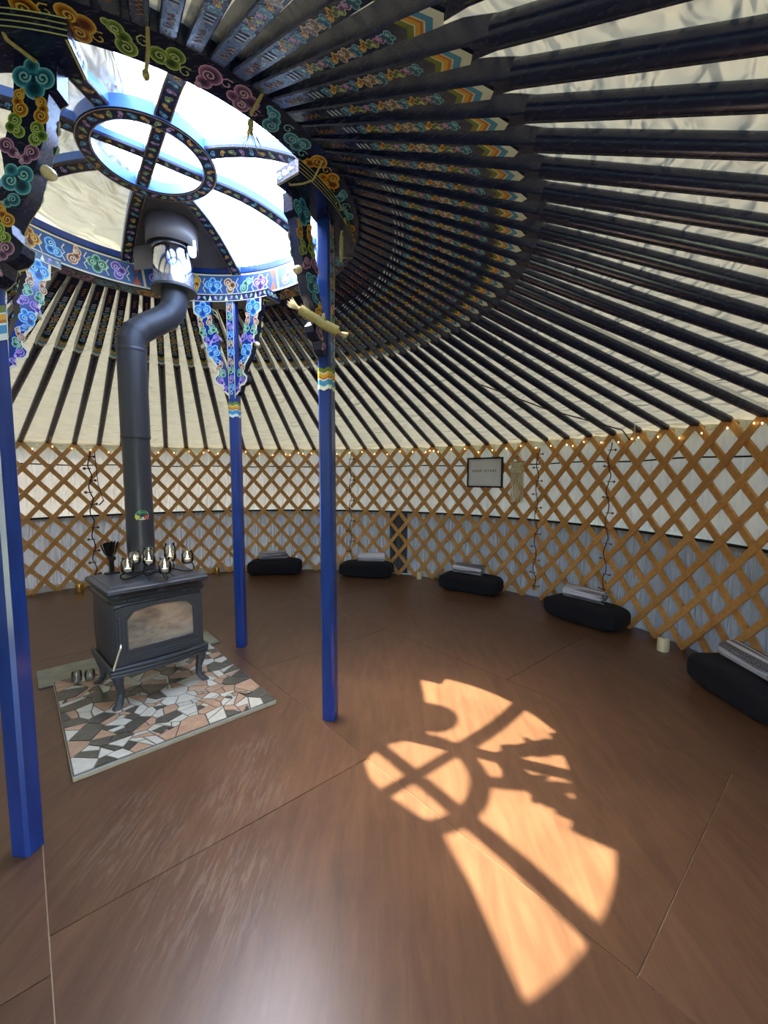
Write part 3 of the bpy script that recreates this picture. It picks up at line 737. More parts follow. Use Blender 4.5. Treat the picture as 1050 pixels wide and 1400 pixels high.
# ================================================================ SUPPORT POSTS
PR = 0.890; PHI = rad(-95.2)
outer_pts = [(.265, 2.540), (.262, 2.46), (.238, 2.445), (.228, 2.40), (.224, 2.34), (.205, 2.29), (.180, 2.22), (.160, 2.155), (.125, 2.105), (.106, 2.07), (.108, 2.040), (.136, 2.012), (.130, 1.985), (.112, 1.965), (.080, 1.955), (.070, 1.920), (.050, 1.900), (.036, 1.892)]
inner_pts = [(.036, 2.02), (.048, 2.07), (.066, 2.13), (.098, 2.205), (.094, 2.26), (.090, 2.285), (.108, 2.32), (.124, 2.37), (.138, 2.44), (.146, 2.540)]
def post_proto():
    root = empty('support_post')
    S = .035; c = .010
    sec = [(-S + c, -S), (S - c, -S), (S, -S + c), (S, S - c), (S - c, S), (-S + c, S), (-S, S - c), (-S, -S + c)]
    def ngon(z, k=1.0): return [(x * k, y * k, z) for x, y in sec]
    mb = MB(); zs = [(0.0, .96), (.004, 1), (2.548, 1)]
    mb.add([p for z, k in zs for p in ngon(z, k)], [(i * 8 + k, i * 8 + (k + 1) % 8, i * 8 + 8 + (k + 1) % 8, i * 8 + 8 + k) for i in range(2) for k in range(8)] + [tuple(range(7, -1, -1)), tuple(range(16, 24))])
    mb.build('shaft', M['blue'], root, smooth=0)
    # chevron bands wrap all sides
    pt = Paint(); per = []; acc = 0
    for i in range(8):
        a_, b_ = Vector(sec[i]), Vector(sec[(i + 1) % 8]); per.append((acc, a_, b_, (b_ - a_).length)); acc += (b_ - a_).length
    def wrap(u, v, h):
        u %= acc
        for s0, a_, b_, l_ in per:
            if s0 <= u <= s0 + l_ + 1e-9:
                p = a_ + (b_ - a_) * ((u - s0) / l_); nrm = Vector(((b_ - a_).y, -(b_ - a_).x)).normalized()
                return Vector((p.x + nrm.x * h, p.y + nrm.y * h, v))
    fac = []
    for i in (0, 2, 4, 6):
        s0, a_, b_, l_ = per[i]; fac.append((s0 + l_ / 2, l_))
    z = 1.845
    for hgt, cc in ((.022, GRN), (.004, WHT), (.018, YEL), (.010, ORG), (.006, WHT), (.026, BLU), (.020, WHT)):
        for uc, l_ in fac:
            e = l_ / 2
            for sg in (-1, 1):
                A_, B_ = uc, uc + sg * e
                pt.poly([(A_, z - .012), (B_, z), (B_, z - hgt), (A_, z - .012 - hgt)], 1, cc)
                pt.poly([(B_, z), (uc + sg * (e + .0075), z - .006), (uc + sg * (e + .0075), z - .006 - hgt), (B_, z - hgt)], 1, cc)
        z -= hgt
    pt.build('chevron_band', wrap, root)
    # painted strip on the inward and outward faces
    kinds = ['curl', 'trefoil', 'scroll', 'cloud']; cols = ['rust', 'mint', 'violet', 'sky', 'beige', 'sky', 'rust', 'mint', 'violet', 'sky']
    for sy in (-1, 1):
        pt = Paint()
        for i in range(10):
            pt.motif('cloud' if cols[i] in ('sky', 'beige') else kinds[i % 4], 0, 2.50 - .062 * i, .030, cols[i], .3 * (-1) ** i, 1 if i % 2 else -1)
        pt.ribbon(spiral(0, 1.905, .016, PI / 2, 1.1, 9), .005, 5, PAL['sky'][0])
        for sg in (-1, 1): pt.ribbon([(sg * (S - c - .002), 1.865), (sg * (S - c - .002), 2.2), (sg * (S - c - .002), 2.56)], .005, 1, CREAM)
        pt.build('painted_strip', lambda u, v, h, sy=sy: Vector((u, sy * (S + h), v)), root)
    # two scroll-cut brackets
    T = .025
    for sg in (-1, 1):
        poly = [(sg * x, z) for x, z in outer_pts] + [(sg * x, z) for x, z in inner_pts]
        mb = MB(); mb.prism(poly, lambda u, v, h: (u, h, v), -T, T)
        b = mb.build('bracket', M['navy'], root, smooth=25); b.rotation_euler = (0, 0, -sg * rad(11))
        fb = MB(); 
        shr = poly
        fb.prism(shr, lambda u, v, h: (u, h, v), T + .0002, T + .0010)
        fb.build('shaded_outer_face', M['navy'], b, smooth=0)  # outer side of the same paint, its shade put in as navy
        fb = MB(); fb.prism(shr, lambda u, v, h: (u, h, v), -T - .0010, -T - .0002); fb.build('skylit_inner_face', M['blue'], b, smooth=0)  # inner side of the same paint, skylight put in as brighter blue
        pt0 = Paint(); pt0.ribbon([(sg * (x - .007), z) for x, z in outer_pts], .015, 1, CREAM)
        pt0.build('cream_edge_line', lambda u, v, h: Vector((u, -T - .0012 - h, v)), b)
        for sy in (-1, 1):
            pt = Paint(); q = sg
            br_ = sy < 0
            B, O_, G, V = ('sky', 'rust', 'mint', 'violet') if br_ else ('blue', 'orange', 'green', 'purple')  # inner faces take lighter scroll colours, skylight painted into them
            pt.motif('cloud', q * .198, 2.482, .062, B, 0, q)
            for s2 in (-1, 1):
                pt.motif('scroll', q * (.184 + .032 * s2), 2.405 - .008 * s2, .041, O_, .15 * s2, s2)
                pt.motif('trefoil', q * (.168 + .031 * s2), 2.340 - .010 * s2, .039, G, 0, s2)
                pt.motif('curl', q * (.144 + .030 * s2), 2.278 - .008 * s2, .037, V, .2 * s2, s2)
            pt.motif('cloud', q * .135, 2.198, .052, B, .5 * q, q)
            pt.motif('curl', q * .112, 2.135, .031, B, -.5 * q, -q)
            pt.motif('scroll', q * .088, 2.092, .038, O_, .6 * q, q)
            pt.motif('trefoil', q * .074, 2.040, .036, G, .3 * q, q)
            pt.motif('curl', q * .085, 1.990, .036, V, 0, -q)
            pt.motif('curl', q * .054, 1.935, .024, V, 0, q)
            pt.build('painted_scrolls', lambda u, v, h, sy=sy: Vector((u, sy * (T + .0012 + h), v)), b)
        pg = MB(); pg.tube([(sg * .196, 0, 2.245), (sg * .215, 0, 2.232), (sg * .224, 0, 2.226)], [.017, .018, .011], 10); pg.build('peg', M['cream'], b, smooth=40)
    # curved head arc under the crown ring
    AH = rad(21); r0, r1, z0, z1 = .850, .985, 2.540, 2.5955
    mb = MB(); n = 16; rows = []
    for i in range(n + 1):
        a = -AH + 2 * AH * i / n
        for r, z in ((r0, z0), (r1, z0), (r1, z1), (r0, z1)): rows.append((r * sin(a), r * cos(a) - PR, z))
    mb.add(rows, [(i * 4 + k, i * 4 + (k + 1) % 4, i * 4 + 4 + (k + 1) % 4, i * 4 + 4 + k) for i in range(n) for k in range(4)] + [(3, 2, 1, 0), (n * 4, n * 4 + 1, n * 4 + 2, n * 4 + 3)])
    hd = mb.build('head_arc', M['navy'], root, smooth=25)
    pt = Paint(); Lh = AH * r0
    for zz in (z0 + .004, z1 - .004): pt.ribbon([(-Lh + 2 * Lh * i / 16, zz) for i in range(17)], .005, 1, CREAM)
    for i in range(16):
        u = -Lh + 2 * Lh * (i + .5) / 16
        if i % 3 == 1: pt.poly([(u - .012, z0 + .009), (u + .012, z0 + .009), (u, z1 - .012)], 1, lin('#e8ecf0'))
        else: pt.motif('curl', u, (z0 + z1) / 2, .015, ('mint', 'beige', 'violet')[i % 3], 0, 1 if i % 2 else -1, fine=False)
    pt.build('border_painting', lambda u, v, h: Vector(((r0 - h) * sin(u / r0), (r0 - h) * cos(u / r0) - PR, v)), hd)
    pt = Paint(); Lk = AH * .985; W = .036
    sub = lambda a_, b_, n=6: [(a_[0] + (b_[0] - a_[0]) * i / n, a_[1] + (b_[1] - a_[1]) * i / n) for i in range(n + 1)]
    for sg in (-1, 1):
        pt.ribbon(sub((-Lk, sg * W), (Lk, sg * W), 16), .006, 1, KEYC)
        f = lambda u, v: (sg * u, sg * v)
        pt.ribbon(sub(f(.075, .012), f(Lk, .012)), .0055, 1, KEYC)
        pt.ribbon(sub(f(.045, -.012), f(Lk, -.012)), .0055, 1, KEYC)
        pt.ribbon(sub(f(.045, -.012), f(.004, .033), 3), .007, 1, KEYC)
        pt.ribbon(sub(f(.075, .012), f(.092, -.010), 2), .005, 1, KEYC)
        pt.poly([f(.012, .034), f(.066, .034), f(.040, .004)], 1.5, KEYC)
    pt.build('key_pattern', lambda u, v, h: Vector(((r1 + h) * sin(u / r1), (r1 + h) * cos(u / r1) - PR, (z0 + z1) / 2 + v * .64)), hd)
    pt = Paint()                                    # cream line round the ends, scrolls on the end faces
    for sg in (-1, 1):
        pt.ribbon([(sg * (AH - .006), r0 + .004), (sg * (AH - .006), r1 - .004)], .006, 1, KEYC)
    pt.build('end_line', lambda u, v, h: Vector((v * sin(u), v * cos(u) - PR, z0 - h)), hd)
    for sg in (-1, 1):
        pt = Paint()
        for k in range(3): pt.motif('curl', r0 + .02 + .033 * k, (z0 + z1) / 2, .019, ('blue', 'beige', 'mint')[k], .4 * k)
        pt.build('end_scrolls', lambda u, v, h, sg=sg: Vector((u * sin(sg * AH) + sg * h * cos(AH), u * cos(AH) - PR - h * sin(AH), v)), hd)
    return root
pp = post_proto()
post_lab = ['royal blue support post standing closest, big painted bracket filling the top left corner',
            'royal blue support post right of the hearth, frayed rope bundle tied on its bracket',
            'royal blue support post behind the stove with two painted brackets fully seen face on',
            'royal blue support post hidden behind the closest one, only its painted top showing']
posts = []
for i, lab in enumerate(post_lab):
    o = pp if i == 0 else copy_tree(pp)
    a = PHI + i * PI / 2
    off = (Vector((.012, 0, 0)), Vector(), Vector(), Vector((-.095, 0, 0)))[i]    # the hidden post leans a little
    o.location = polar(PR, a, 0) + off
    lean = Matrix.Rotation(0.095 / 2.56, 4, 'Y') if i == 3 else Matrix()
    o.rotation_euler = (lean @ Matrix.Rotation(a - PI / 2 - rad((1, 9, 2, 2)[i]), 4, 'Z')).to_euler()
    tag(o, lab, 'post', 'four crown support posts'); posts.append(o)
    if i == 1:
        for c_ in o.children:
            if c_.name.startswith('bracket'): c_.rotation_euler.z *= 1.4

# ---------------------------------------------------------------- ropes tied to the crown
def rope(name, pts, r, label, mat='rope', tassel=None, frays=None):
    mb = MB(); P2 = []
    pts = [Vector(p) for p in pts]
    for i in range(len(pts) - 1):
        for q in range(4): P2.append(pts[i].lerp(pts[i+1], q / 4))
    P2.append(pts[-1]); mb.tube(P2, r, 7)
    o = mb.build(name, M[mat], smooth=60); tag(o, label, 'rope', 'ropes tied to the crown')
    rnd = random.Random(len(label))
    for c, n, ln, dr in (tassel or []):
        tb = MB(); c = Vector(c); dr = Vector(dr)
        kn = MB(); kn.lathe([(.001, -.014), (.009, -.010), (.012, 0), (.009, .010), (.001, .014)], 8, c); kn.build('knot', M[mat], o, smooth=60)
        for i in range(n):
            dv = (dr + Vector((rnd.uniform(-.4, .4), rnd.uniform(-.4, .4), rnd.uniform(-.25, .25)))).normalized() * ln * rnd.uniform(.7, 1)
            tb.tube([c, c + dv * .5 + Vector((0, 0, -.003)), c + dv], [.0022, .0018, .0008], 4)
        tb.build('tassel', M['cord' if name == 'rope_bundle' else mat], o, smooth=60)
    return o
def cr(r, adeg, z): return polar(r, rad(adeg), z)
rope('crown_rope', [cr(1.07, -62, 2.60), cr(1.03, -62, 2.592), cr(.99, -62, 2.585), cr(.965, -62.5, 2.533)], .006, 'short pale rope with a knot hanging from the near crown rim above the skylight', tassel=[(cr(.962, -62.5, 2.533), 6, .03, (0, 0, -1))])
rope('crown_rope', [cr(1.06, -43, 2.61), cr(1.03, -43, 2.592), cr(1.0, -43, 2.585), cr(.98, -43.5, 2.56)], .006, 'pale rope with a bushy tassel hanging from the crown rim between the nearest roof poles', tassel=[(cr(.978, -43.5, 2.533), 16, .085, (0, 0, -1))])
rope('crown_rope', [cr(1.02, -84, 2.60), cr(.965, -83.5, 2.533), cr(.90, -81, 2.533), cr(.862, -79, 2.533), cr(.84, -78, 2.60)], .006, 'doubled pale rope crossing the key pattern at the top left', tassel=[(cr(.858, -79, 2.533), 3, .02, (0.3, .3, -1))])
rope('crown_rope', [cr(1.03, -24, 2.62), cr(.965, -24, 2.533), cr(.91, -24, 2.533), cr(.858, -25, 2.533), cr(.85, -26, 2.60)], .004, 'thin pale rope wrapped across the upper end of the right post head')
rope('crown_rope', [cr(.99, -1, 2.60), cr(.962, -1, 2.533), cr(.955, 0, 2.50), cr(.955, 0, 2.44), cr(.957, 1, 2.41), cr(.96, 2, 2.44), cr(.962, 1, 2.533)], .006, 'pale rope loop dangling off the lower end of the right post head')
R0 = posts[1].location
def rl(x, y, z):                                 # local point on the right post
    return posts[1].matrix_basis @ Vector((x, y, z))
for p_ in posts: pass
bpy.context.view_layer.update()
rp = [Vector(q) for q in ((.783, -.203, 2.085), (.831, -.197, 2.057), (.892, -.188, 2.022), (.955, -.180, 1.994))]
rope('rope_bundle', rp, .024, 'thick pale rope bundle with frayed white ends tied on the bracket of the right post', tassel=[(rp[0], 60, .070, tuple((rp[0] - rp[1]).normalized())), (rp[-1], 50, .055, tuple((rp[-1] - rp[-2]).normalized())), (rp[2] + Vector((0, -.01, .02)), 14, .03, (0, -.3, 1))])
rope('crown_rope', [cr(.95, 65, 2.60), cr(.90, 66, 2.533), cr(.875, 67, 2.533), cr(.868, 69, 2.58), cr(.87, 68, 2.62)], .004, 'thin pale rope wrapped round the head of the post behind the stove', tassel=[(cr(.872, 68, 2.533), 8, .04, (0, -.2, -1))])
rope('crown_rope', [cr(.96, 99, 2.60), cr(.93, 98, 2.533), cr(.90, 96, 2.53), cr(.885, 92, 2.48), cr(.885, 91, 2.43), cr(.89, 93, 2.47)], .004, 'pale rope loop hanging left of the post behind the stove')
rope('crown_rope', [cr(.95, 165, 2.66), cr(.86, 165, 2.63), cr(.855, 164, 2.56), cr(.86, 163, 2.533)], .004, 'thin pale rope with a small tassel on the far left head arc', tassel=[(cr(.86, 163, 2.533), 10, .035, (0, 0, -1))])

# ================================================================ HEARTH
HZ = 0.030
H0 = Vector((-0.148, -0.568, 0)); HA = rad(41.5); hu = Vector((cos(HA), sin(HA), 0)); hv = Vector((-sin(HA), cos(HA), 0)); HW, HD = .945, 1.10
hearth = empty('hearth', H0, HA); tag(hearth, 'low hearth pad of crazy paved white, pink and dark tiles under the stove', 'hearth')
mb = MB(); mb.box((HW / 2, HD / 2, .008), (HW - .001, HD - .001, .016), ch=.002); mb.build('plywood_base', M['rawply'], hearth, smooth=0)
mb = MB(); mb.box((HW / 2, HD / 2, .0205), (HW, HD, .009), ch=.002); mb.build('edge_trim', M['hearthtrim'], hearth, smooth=0)
mb = MB(); mb.box((HW / 2, HD / 2, .0255), (HW - .003, HD - .003, .002)); mb.build('grout', M['grout'], hearth, smooth=0)
rnd = random.Random(11)
def area(p): return abs(sum(p[i][0] * p[(i+1) % len(p)][1] - p[(i+1) % len(p)][0] * p[i][1] for i in range(len(p)))) / 2
def shards(p, lim, out):
    A_ = area(p)
    if A_ < lim * rnd.uniform(.6, 1.3): out.append(p); return
    cx = sum(q[0] for q in p) / len(p); cy = sum(q[1] for q in p) / len(p)
    dx = max(q[0] for q in p) - min(q[0] for q in p); dy = max(q[1] for q in p) - min(q[1] for q in p)
    an = (0 if dx > dy else PI / 2) + rnd.gauss(0, .55)
    a_, b_ = cos(an), sin(an); c_ = a_ * (cx + rnd.uniform(-.2, .2) * dx) + b_ * (cy + rnd.uniform(-.2, .2) * dy)
    p1, p2 = clip_half(p, a_, b_, c_), clip_half(p, -a_, -b_, -c_)
    big = rnd.random()
    l1, l2 = (lim * 2.2, lim * .45) if big < .25 else (lim * .45, lim * 2.2) if big < .5 else (lim, lim)
    for q, l_ in ((p1, l1), (p2, l2)):
        if len(q) >= 3 and area(q) > 1e-5: shards(q, min(max(l_, .0012), .022), out)
out = []; m_ = .004
seeds = []
for tries in range(5000):
    if len(seeds) >= 64: break
    q = (rnd.uniform(0, HW), rnd.uniform(0, HD))
    if all(hypot(q[0] - a_[0], q[1] - a_[1]) > .095 for a_ in seeds): seeds.append(q)
for k in range(13):                                   # knots of small pieces between the big ones
    c_ = (rnd.uniform(.08, HW - .08), rnd.uniform(.06, HD - .06)); seeds += [(c_[0] + rnd.gauss(0, .042), c_[1] + rnd.gauss(0, .026)) for _ in range(5)]
for i_, a_ in enumerate(seeds):
    p = [(m_, m_), (HW - m_, m_), (HW - m_, HD - m_), (m_, HD - m_)]
    for k_, b_ in enumerate(seeds):
        if k_ == i_ or len(p) < 3: continue
        nx, ny = b_[0] - a_[0], b_[1] - a_[1]
        p = clip_half(p, nx, ny, nx * (a_[0] + b_[0]) / 2 + ny * (a_[1] + b_[1]) / 2)
    if len(p) < 3: continue
    if area(p) > .007 and rnd.random() < .75: shards(p, .0075, out)
    else: out.append(p)
def inset(p, d):
    q = p; n = len(p); s_ = sum(p[i][0] * p[(i+1) % n][1] - p[(i+1) % n][0] * p[i][1] for i in range(n))
    if s_ < 0: p = p[::-1]; q = p
    for i in range(n):
        a_, b_ = p[i], p[(i + 1) % n]; dx, dy = b_[0] - a_[0], b_[1] - a_[1]; l_ = hypot(dx, dy)
        if l_ < 1e-6: continue
        nx, ny = dy / l_, -dx / l_; q = clip_half(q, nx, ny, nx * a_[0] + ny * a_[1] - d)
        if len(q) < 3: return []
    return q
prev = None
for p in out:
    q = inset(p, .0032)
    if len(q) < 3 or area(q) < 4e-5: continue
    r_ = rnd.random(); A_ = area(q)
    mt = 'tilewhite' if r_ < (.30 if A_ > .004 else .48) else 'tiledark' if r_ < .68 else 'tilepink'
    cx = sum(z[0] for z in q) / len(q); cy = sum(z[1] for z in q) / len(q); top = HZ + rnd.uniform(-.0006, .0008)
    q2 = inset(q, .0012) or q
    mb = MB(); mb.prism(q, lambda u, v, h: (u - cx, v - cy, h), -.006, 0.0)
    mb.build('tile', M[mt], hearth, smooth=0, loc=(cx, cy, top))
sb0 = H0 + hu * -.07 + hv * 1.112
mb = MB(); mb.box((.55, .148, .0062), (1.10, .295, .011), ch=.002)
bo = mb.build('slate_board', M['slate'], smooth=0, loc=sb0 + hv * 0.0); bo.rotation_euler = (0, 0, HA)
BOARD = bo
tag(bo, 'thin grey green slate board on the floor behind the tiled hearth', 'board')

# ================================================================ STOVE
SA = rad(46.0); SC = Vector((-0.272, 0.272, HZ))
stove = empty('wood_stove', SC, SA); tag(stove, 'dark cast iron wood stove with arched glass door on the tiled hearth', 'stove')
W2, D2 = .243, .212                                # half body
def rrect(x, y, z, c=.03, n=3):
    pts = []
    for sx, sy, a0 in ((1, -1, -PI / 2), (1, 1, 0), (-1, 1, PI / 2), (-1, -1, PI)):
        for i in range(n + 1):
            a = a0 + PI / 2 * i / n; pts.append((sx * (x - c) + c * cos(a), sy * (y - c) + c * sin(a), z))
    return pts
def loft(mb, rows, cap=True):
    n = len(rows[0]); mb.add([p for r in rows for p in r], [(i * n + k, i * n + (k + 1) % n, (i + 1) * n + (k + 1) % n, (i + 1) * n + k) for i in range(len(rows) - 1) for k in range(n)] + ([tuple(range(n - 1, -1, -1)), tuple(range((len(rows) - 1) * n, len(rows) * n))] if cap else []))
mb = MB(); loft(mb, [rrect(W2 - .01, D2 - .01, .205), rrect(W2, D2, .215), rrect(W2 + .006, D2 + .004, .40), rrect(W2, D2, .565), rrect(W2 - .004, D2 - .004, .58)])
mb.build('body', M['iron'], stove, smooth=40)
mb = MB(); loft(mb, [rrect(W2 + .002, D2 + .002, .575), rrect(W2 + .014, D2 + .014, .590), rrect(W2 + .018, D2 + .018, .604), rrect(W2 + .008, D2 + .008, .612), rrect(W2 + .010, D2 + .010, .628), rrect(W2 + .018, D2 + .024, .642)])
mb.build('cornice', M['iron'], stove, smooth=30)
mb = MB(); loft(mb, [rrect(W2 + .024, D2 + .036, .640, .015), rrect(W2 + .028, D2 + .042, .646, .015), rrect(W2 + .028, D2 + .042, .662, .015), rrect(W2 + .022, D2 + .036, .667, .015)])
tp_ = mb.build('top_plate', M['iron'], stove, smooth=30)
for x in (-.155, .155):
    mb = MB(); mb.box((x, .0, .6685), (.17, .36, .005), ch=.002); mb.build('griddle_plate', M['iron'], tp_, smooth=0)
mb = MB()
for x in (-.115, .115): mb.box((x, -(D2 + .030), .630), (.19, .014, .013))
mb.build('vent_slot', M['blackframe'], stove, smooth=0)
mb = MB()
for i in range(44): mb.box((-.225 + .45 * i / 43, -(D2 + .019), .597), (.0060, .012, .013))
dn = mb.build('dentil_row', M['iron'], stove, smooth=0); dn['kind'] = 'stuff'
# bottom ledge: three bulging ridges
def bow(x): return .030 * (1 - (x / .27) ** 2)
mb = MB()
for k, (z, rr) in enumerate(((.226, .011), (.204, .012), (.183, .010))):
    mb.tube([(-.262 + .524 * i / 16, -(D2 + .006 - .004 * k) - bow(-.262 + .524 * i / 16), z) for i in range(17)], rr, 8)
mb.box((0, -D2 + .012, .206), (.49, .03, .05), ch=.004)
mb.build('ash_lip', M['iron'], stove, smooth=40)
mb = MB()
for sx in (-1, 1):
    for k, z in enumerate((.222, .204, .186)): mb.tube([(sx * (W2 + .014 - .003 * k), -D2, z), (sx * (W2 + .014 - .003 * k), D2, z)], .012, 8)
mb.build('side_ridges', M['iron'], stove, smooth=40)
# door frame: arched opening
def arch(hwid, z0, z1, rise, rc, n=10):
    pts = [(-hwid + .0, z0), (hwid, z0)]
    for i in range(n + 1):
        x = hwid - 2 * hwid * i / n; e = max(0, abs(x) - (hwid - rc)) / rc
        pts.append((x, z1 + rise * (1 - (x / hwid) ** 2) - rc * (1 - sqrt(max(0, 1 - e * e)))))
    return pts
yF = -(D2 + .004)
def ring_plate(mb, po, pi2, y0, y1):
    n = len(po); f = lambda p, y: (p[0], y, p[1])
    vs = [f(p, y0) for p in po] + [f(p, y1) for p in po] + [f(p, y1) for p in pi2] + [f(p, y0) for p in pi2]
    fs = []
    for r in range(4):
        for i in range(n): fs.append((r * n + i, r * n + (i + 1) % n, ((r + 1) % 4) * n + (i + 1) % n, ((r + 1) % 4) * n + i))
    mb.add(vs, fs)
dr = empty('door', (0, 0, 0)); dr.parent = stove
mb = MB(); ring_plate(mb, arch(.232, .240, .566, .0001, .01), arch(.178, .322, .520, .026, .03), yF + .01, yF - .016); ring_plate(mb, arch(.186, .314, .528, .026, .034), arch(.176, .325, .518, .026, .03), yF, yF - .024)
mb.build('door_frame', M['iron'], dr, smooth=30)
mb = MB(); mb.prism(arch(.182, .318, .523, .026, .03), lambda u, v, h: (u, h, v), yF - .004, yF - .010); mb.build('glass_pane', M['stoveglass'], dr, smooth=0)
mb = MB(); mb.tube([(-.176, yF - .020, .324), (.176, yF - .020, .324)], .004, 6); mb.build('chrome_strip', M['steel'], dr, smooth=40)
mb = MB()
for z in (.262, .276, .306): mb.tube([(-.200, yF - .017, z), (.200, yF - .017, z)], .0045, 6)
mb.build('moulding', M['iron'], dr, smooth=40)
mb = MB(); mb.tube([(.045 * cos(q), yF - .018, .285 + .014 * sin(q) * abs(sin(q))) for q in [2 * PI * i / 20 for i in range(21)]], .0035, 6, cap=False); mb.tube([(.022 * cos(q), yF - .018, .285 + .006 * sin(q)) for q in [2 * PI * i / 12 for i in range(13)]], .0025, 6, cap=False)
mb.build('oval_emblem', M['iron'], dr, smooth=40)
mb = MB(); mb.box((-.214, yF - .02, .40), (.018, .014, .22), ch=.004); hl = mb.build('latch_bar', M['iron'], dr, smooth=0)
mb = MB(); mb.tube([(-.214, yF - .028, .365), (-.222, yF - .05, .350), (-.262, yF - .085, .268), (-.268, yF - .09, .255)], [.005, .006, .0065, .005], 8); mb.build('steel_handle', M['steel'], hl, smooth=40)
# legs
def leg(sx, sy):
    mb = MB(); p = []
    prof = [(.000, .196, .030), (.006, .17, .027), (.002, .13, .021), (-.006, .085, .0165), (-.006, .045, .0155), (.006, .018, .019), (.018, .006, .022), (.022, .0, .020)]
    for o_, z, hw_ in prof:
        cx, cy = sx * (W2 - .022 + o_), sy * (D2 - .018 + o_)
        p.append([(cx + hw_ * a_, cy + hw_ * b_, z) for a_, b_ in ((1, .6), (.6, 1), (-.6, 1), (-1, .6), (-1, -.6), (-.6, -1), (.6, -1), (1, -.6))])
    loft(mb, p[::-1]); mb.build('leg', M['iron'], stove, smooth=50)
for sx in (-1, 1):
    for sy in (-1, 1): leg(sx, sy)
mb = MB(); mb.box((.03, -D2 + .02, .172), (.05, .03, .02), ch=.004); mb.tube([(-.12, -D2, .176), (.16, -D2, .176)], .005, 6); mb.build('air_control', M['steel'], stove, smooth=0)
STOP = HZ + .667
def st_xy(wx, wy): return Vector((wx, wy, 0))

# ---- stove pipe
PX, PY = -.362, .380; UX, UY = -.178, .570
pipe = empty('stove_pipe', (PX, PY, STOP)); tag(pipe, 'matt black stove pipe rising from the stove and bending toward the crown', 'stove pipe')
L0 = Vector((PX, PY, STOP))
mb = MB(); mb.lathe([(.098, 0), (.098, .012), (.082, .022), (.080, .03)], 28); mb.build('base_collar', M['pipe'], pipe, smooth=35)
mb = MB(); mb.lathe([(.0775, .0), (.0775, .85)], 32); mb.build('lower_pipe', M['pipe'], pipe, smooth=60)
mb = MB(); mb.lathe([(.0815, .84), (.0815, 1.37)], 32); mb.build('sleeve_pipe', M['pipe'], pipe, smooth=60)
mb = MB()
mb.lathe([(.0800, .837), (.0835, .840), (.0825, .848), (.0835, .857), (.0800, .860)], 32); mb.build('seam_band', M['pipe'], pipe, smooth=30)
mb = MB(); mb.lathe([(.081, 1.355), (.0845, 1.362), (.0845, 1.372), (.081, 1.379)], 32); mb.build('seam_band', M['pipe'], pipe, smooth=30)
zb = 1.37; el = [Vector((0, 0, zb)), Vector((.004, .004, zb + .07))]
tgt = Vector((UX - PX, UY - PY, 0)); T1 = Vector((0, 0, zb + .03)); T2 = tgt + Vector((0, 0, zb + .33))
pts = [Vector((0, 0, zb)), Vector((0, 0, zb + .05)), tgt * .10 + Vector((0, 0, zb + .105)), tgt * .30 + Vector((0, 0, zb + .155)), tgt * .55 + Vector((0, 0, zb + .20)), tgt * .80 + Vector((0, 0, zb + .25)), tgt * .95 + Vector((0, 0, zb + .305)), tgt + Vector((0, 0, zb + .37)), tgt + Vector((0, 0, zb + .47))]
mb = MB(); mb.tube(pts, .079, 32, cap=False); mb.build('elbow', M['pipe'], pipe, smooth=15)
mb = MB()
for i in (2, 3, 5, 6):
    d = (pts[i+1] - pts[i-1]).normalized(); mb.tube([pts[i] - d * .004, pts[i] + d * .004], .0815, 32, cap=False)
mb.build('elbow_band', M['pipe'], pipe, smooth=30)
mb = MB(); dc = (CAM - Vector((PX, PY, 1.0))); a = atan2(dc.y, dc.x) - .0
rnd2 = random.Random(2)
pt = Paint()
ctr = 0.0
for q0, q1, c in ((0, PI, lin('#8fc8a4')),):
    pt.poly([(.030 * cos(q0 + (q1 - q0) * i / 16) * 1.0, .030 * sin(q0 + (q1 - q0) * i / 16) - .006) for i in range(17)] + [(-.024, -.020), (.024, -.020)], 0, lin('#a8d0b0'))
pt.ribbon([(.021 * cos(PI * i / 12), .021 * sin(PI * i / 12) - .006) for i in range(3, 10)], .010, 1, lin('#3c9a60'))
pt.disc(.019, -.008, .010, 2, lin('#d8644c')); pt.disc(-.019, -.008, .010, 2, lin('#d4d84c')); pt.poly([(-.008, -.010), (.008, -.006), (.006, -.014)], 2, lin('#e8ecd8')); pt.poly([(-.012, -.019), (.012, -.019), (.012, -.015), (-.012, -.015)], 2, lin('#dfe8dc'))
ZS = .365
pt.build('round_gauge_sticker', lambda u, v, h: polar(.0777 + h, a + .18 + 1.35 * u / .0777, ZS + 1.35 * v), pipe)

# ---- chimney collar and flashing at the crown
chim = empty('chimney_collar', (UX, UY, 2.50)); tag(chim, 'polished steel chimney collar with dark flashing plate at the crown, above the stove pipe', 'chimney')
mb = MB(); mb.lathe([(.117, -.005), (.119, .0), (.119, .24), (.117, .245)], 40); mb.build('steel_sleeve', M['chrome'], chim, smooth=50)
mb = MB(); mb.lathe([(.080, -.012), (.136, -.012), (.137, -.004), (.136, .004), (.118, .006)], 40); mb.build('trim_ring', M['pipe'], chim, smooth=30)
mb = MB(); mb.lathe([(.120, .24), (.125, .24), (.125, .33), (.120, .33)], 40); mb.build('clamp_band', M['steel'], chim, smooth=30)
mb = MB(); mb.lathe([(.104, .24), (.104, .98), (.135, 1.0), (.137, 1.10), (.02, 1.16)], 28); mb.build('flue', M['steel'], chim, smooth=40)
mb = MB(); nn = 22; rows = []
hz = lambda x, y: dome_z(hypot(x + UX, y + UY)) - 2.50 - .03
for i in range(nn + 1):
    q = rad(-115) + rad(240) * i / nn; rows.append(((.152 * cos(q + rad(-38)), .152 * sin(q + rad(-38)), .25), (.152 * cos(q + rad(-38)), .152 * sin(q + rad(-38)), .40)))
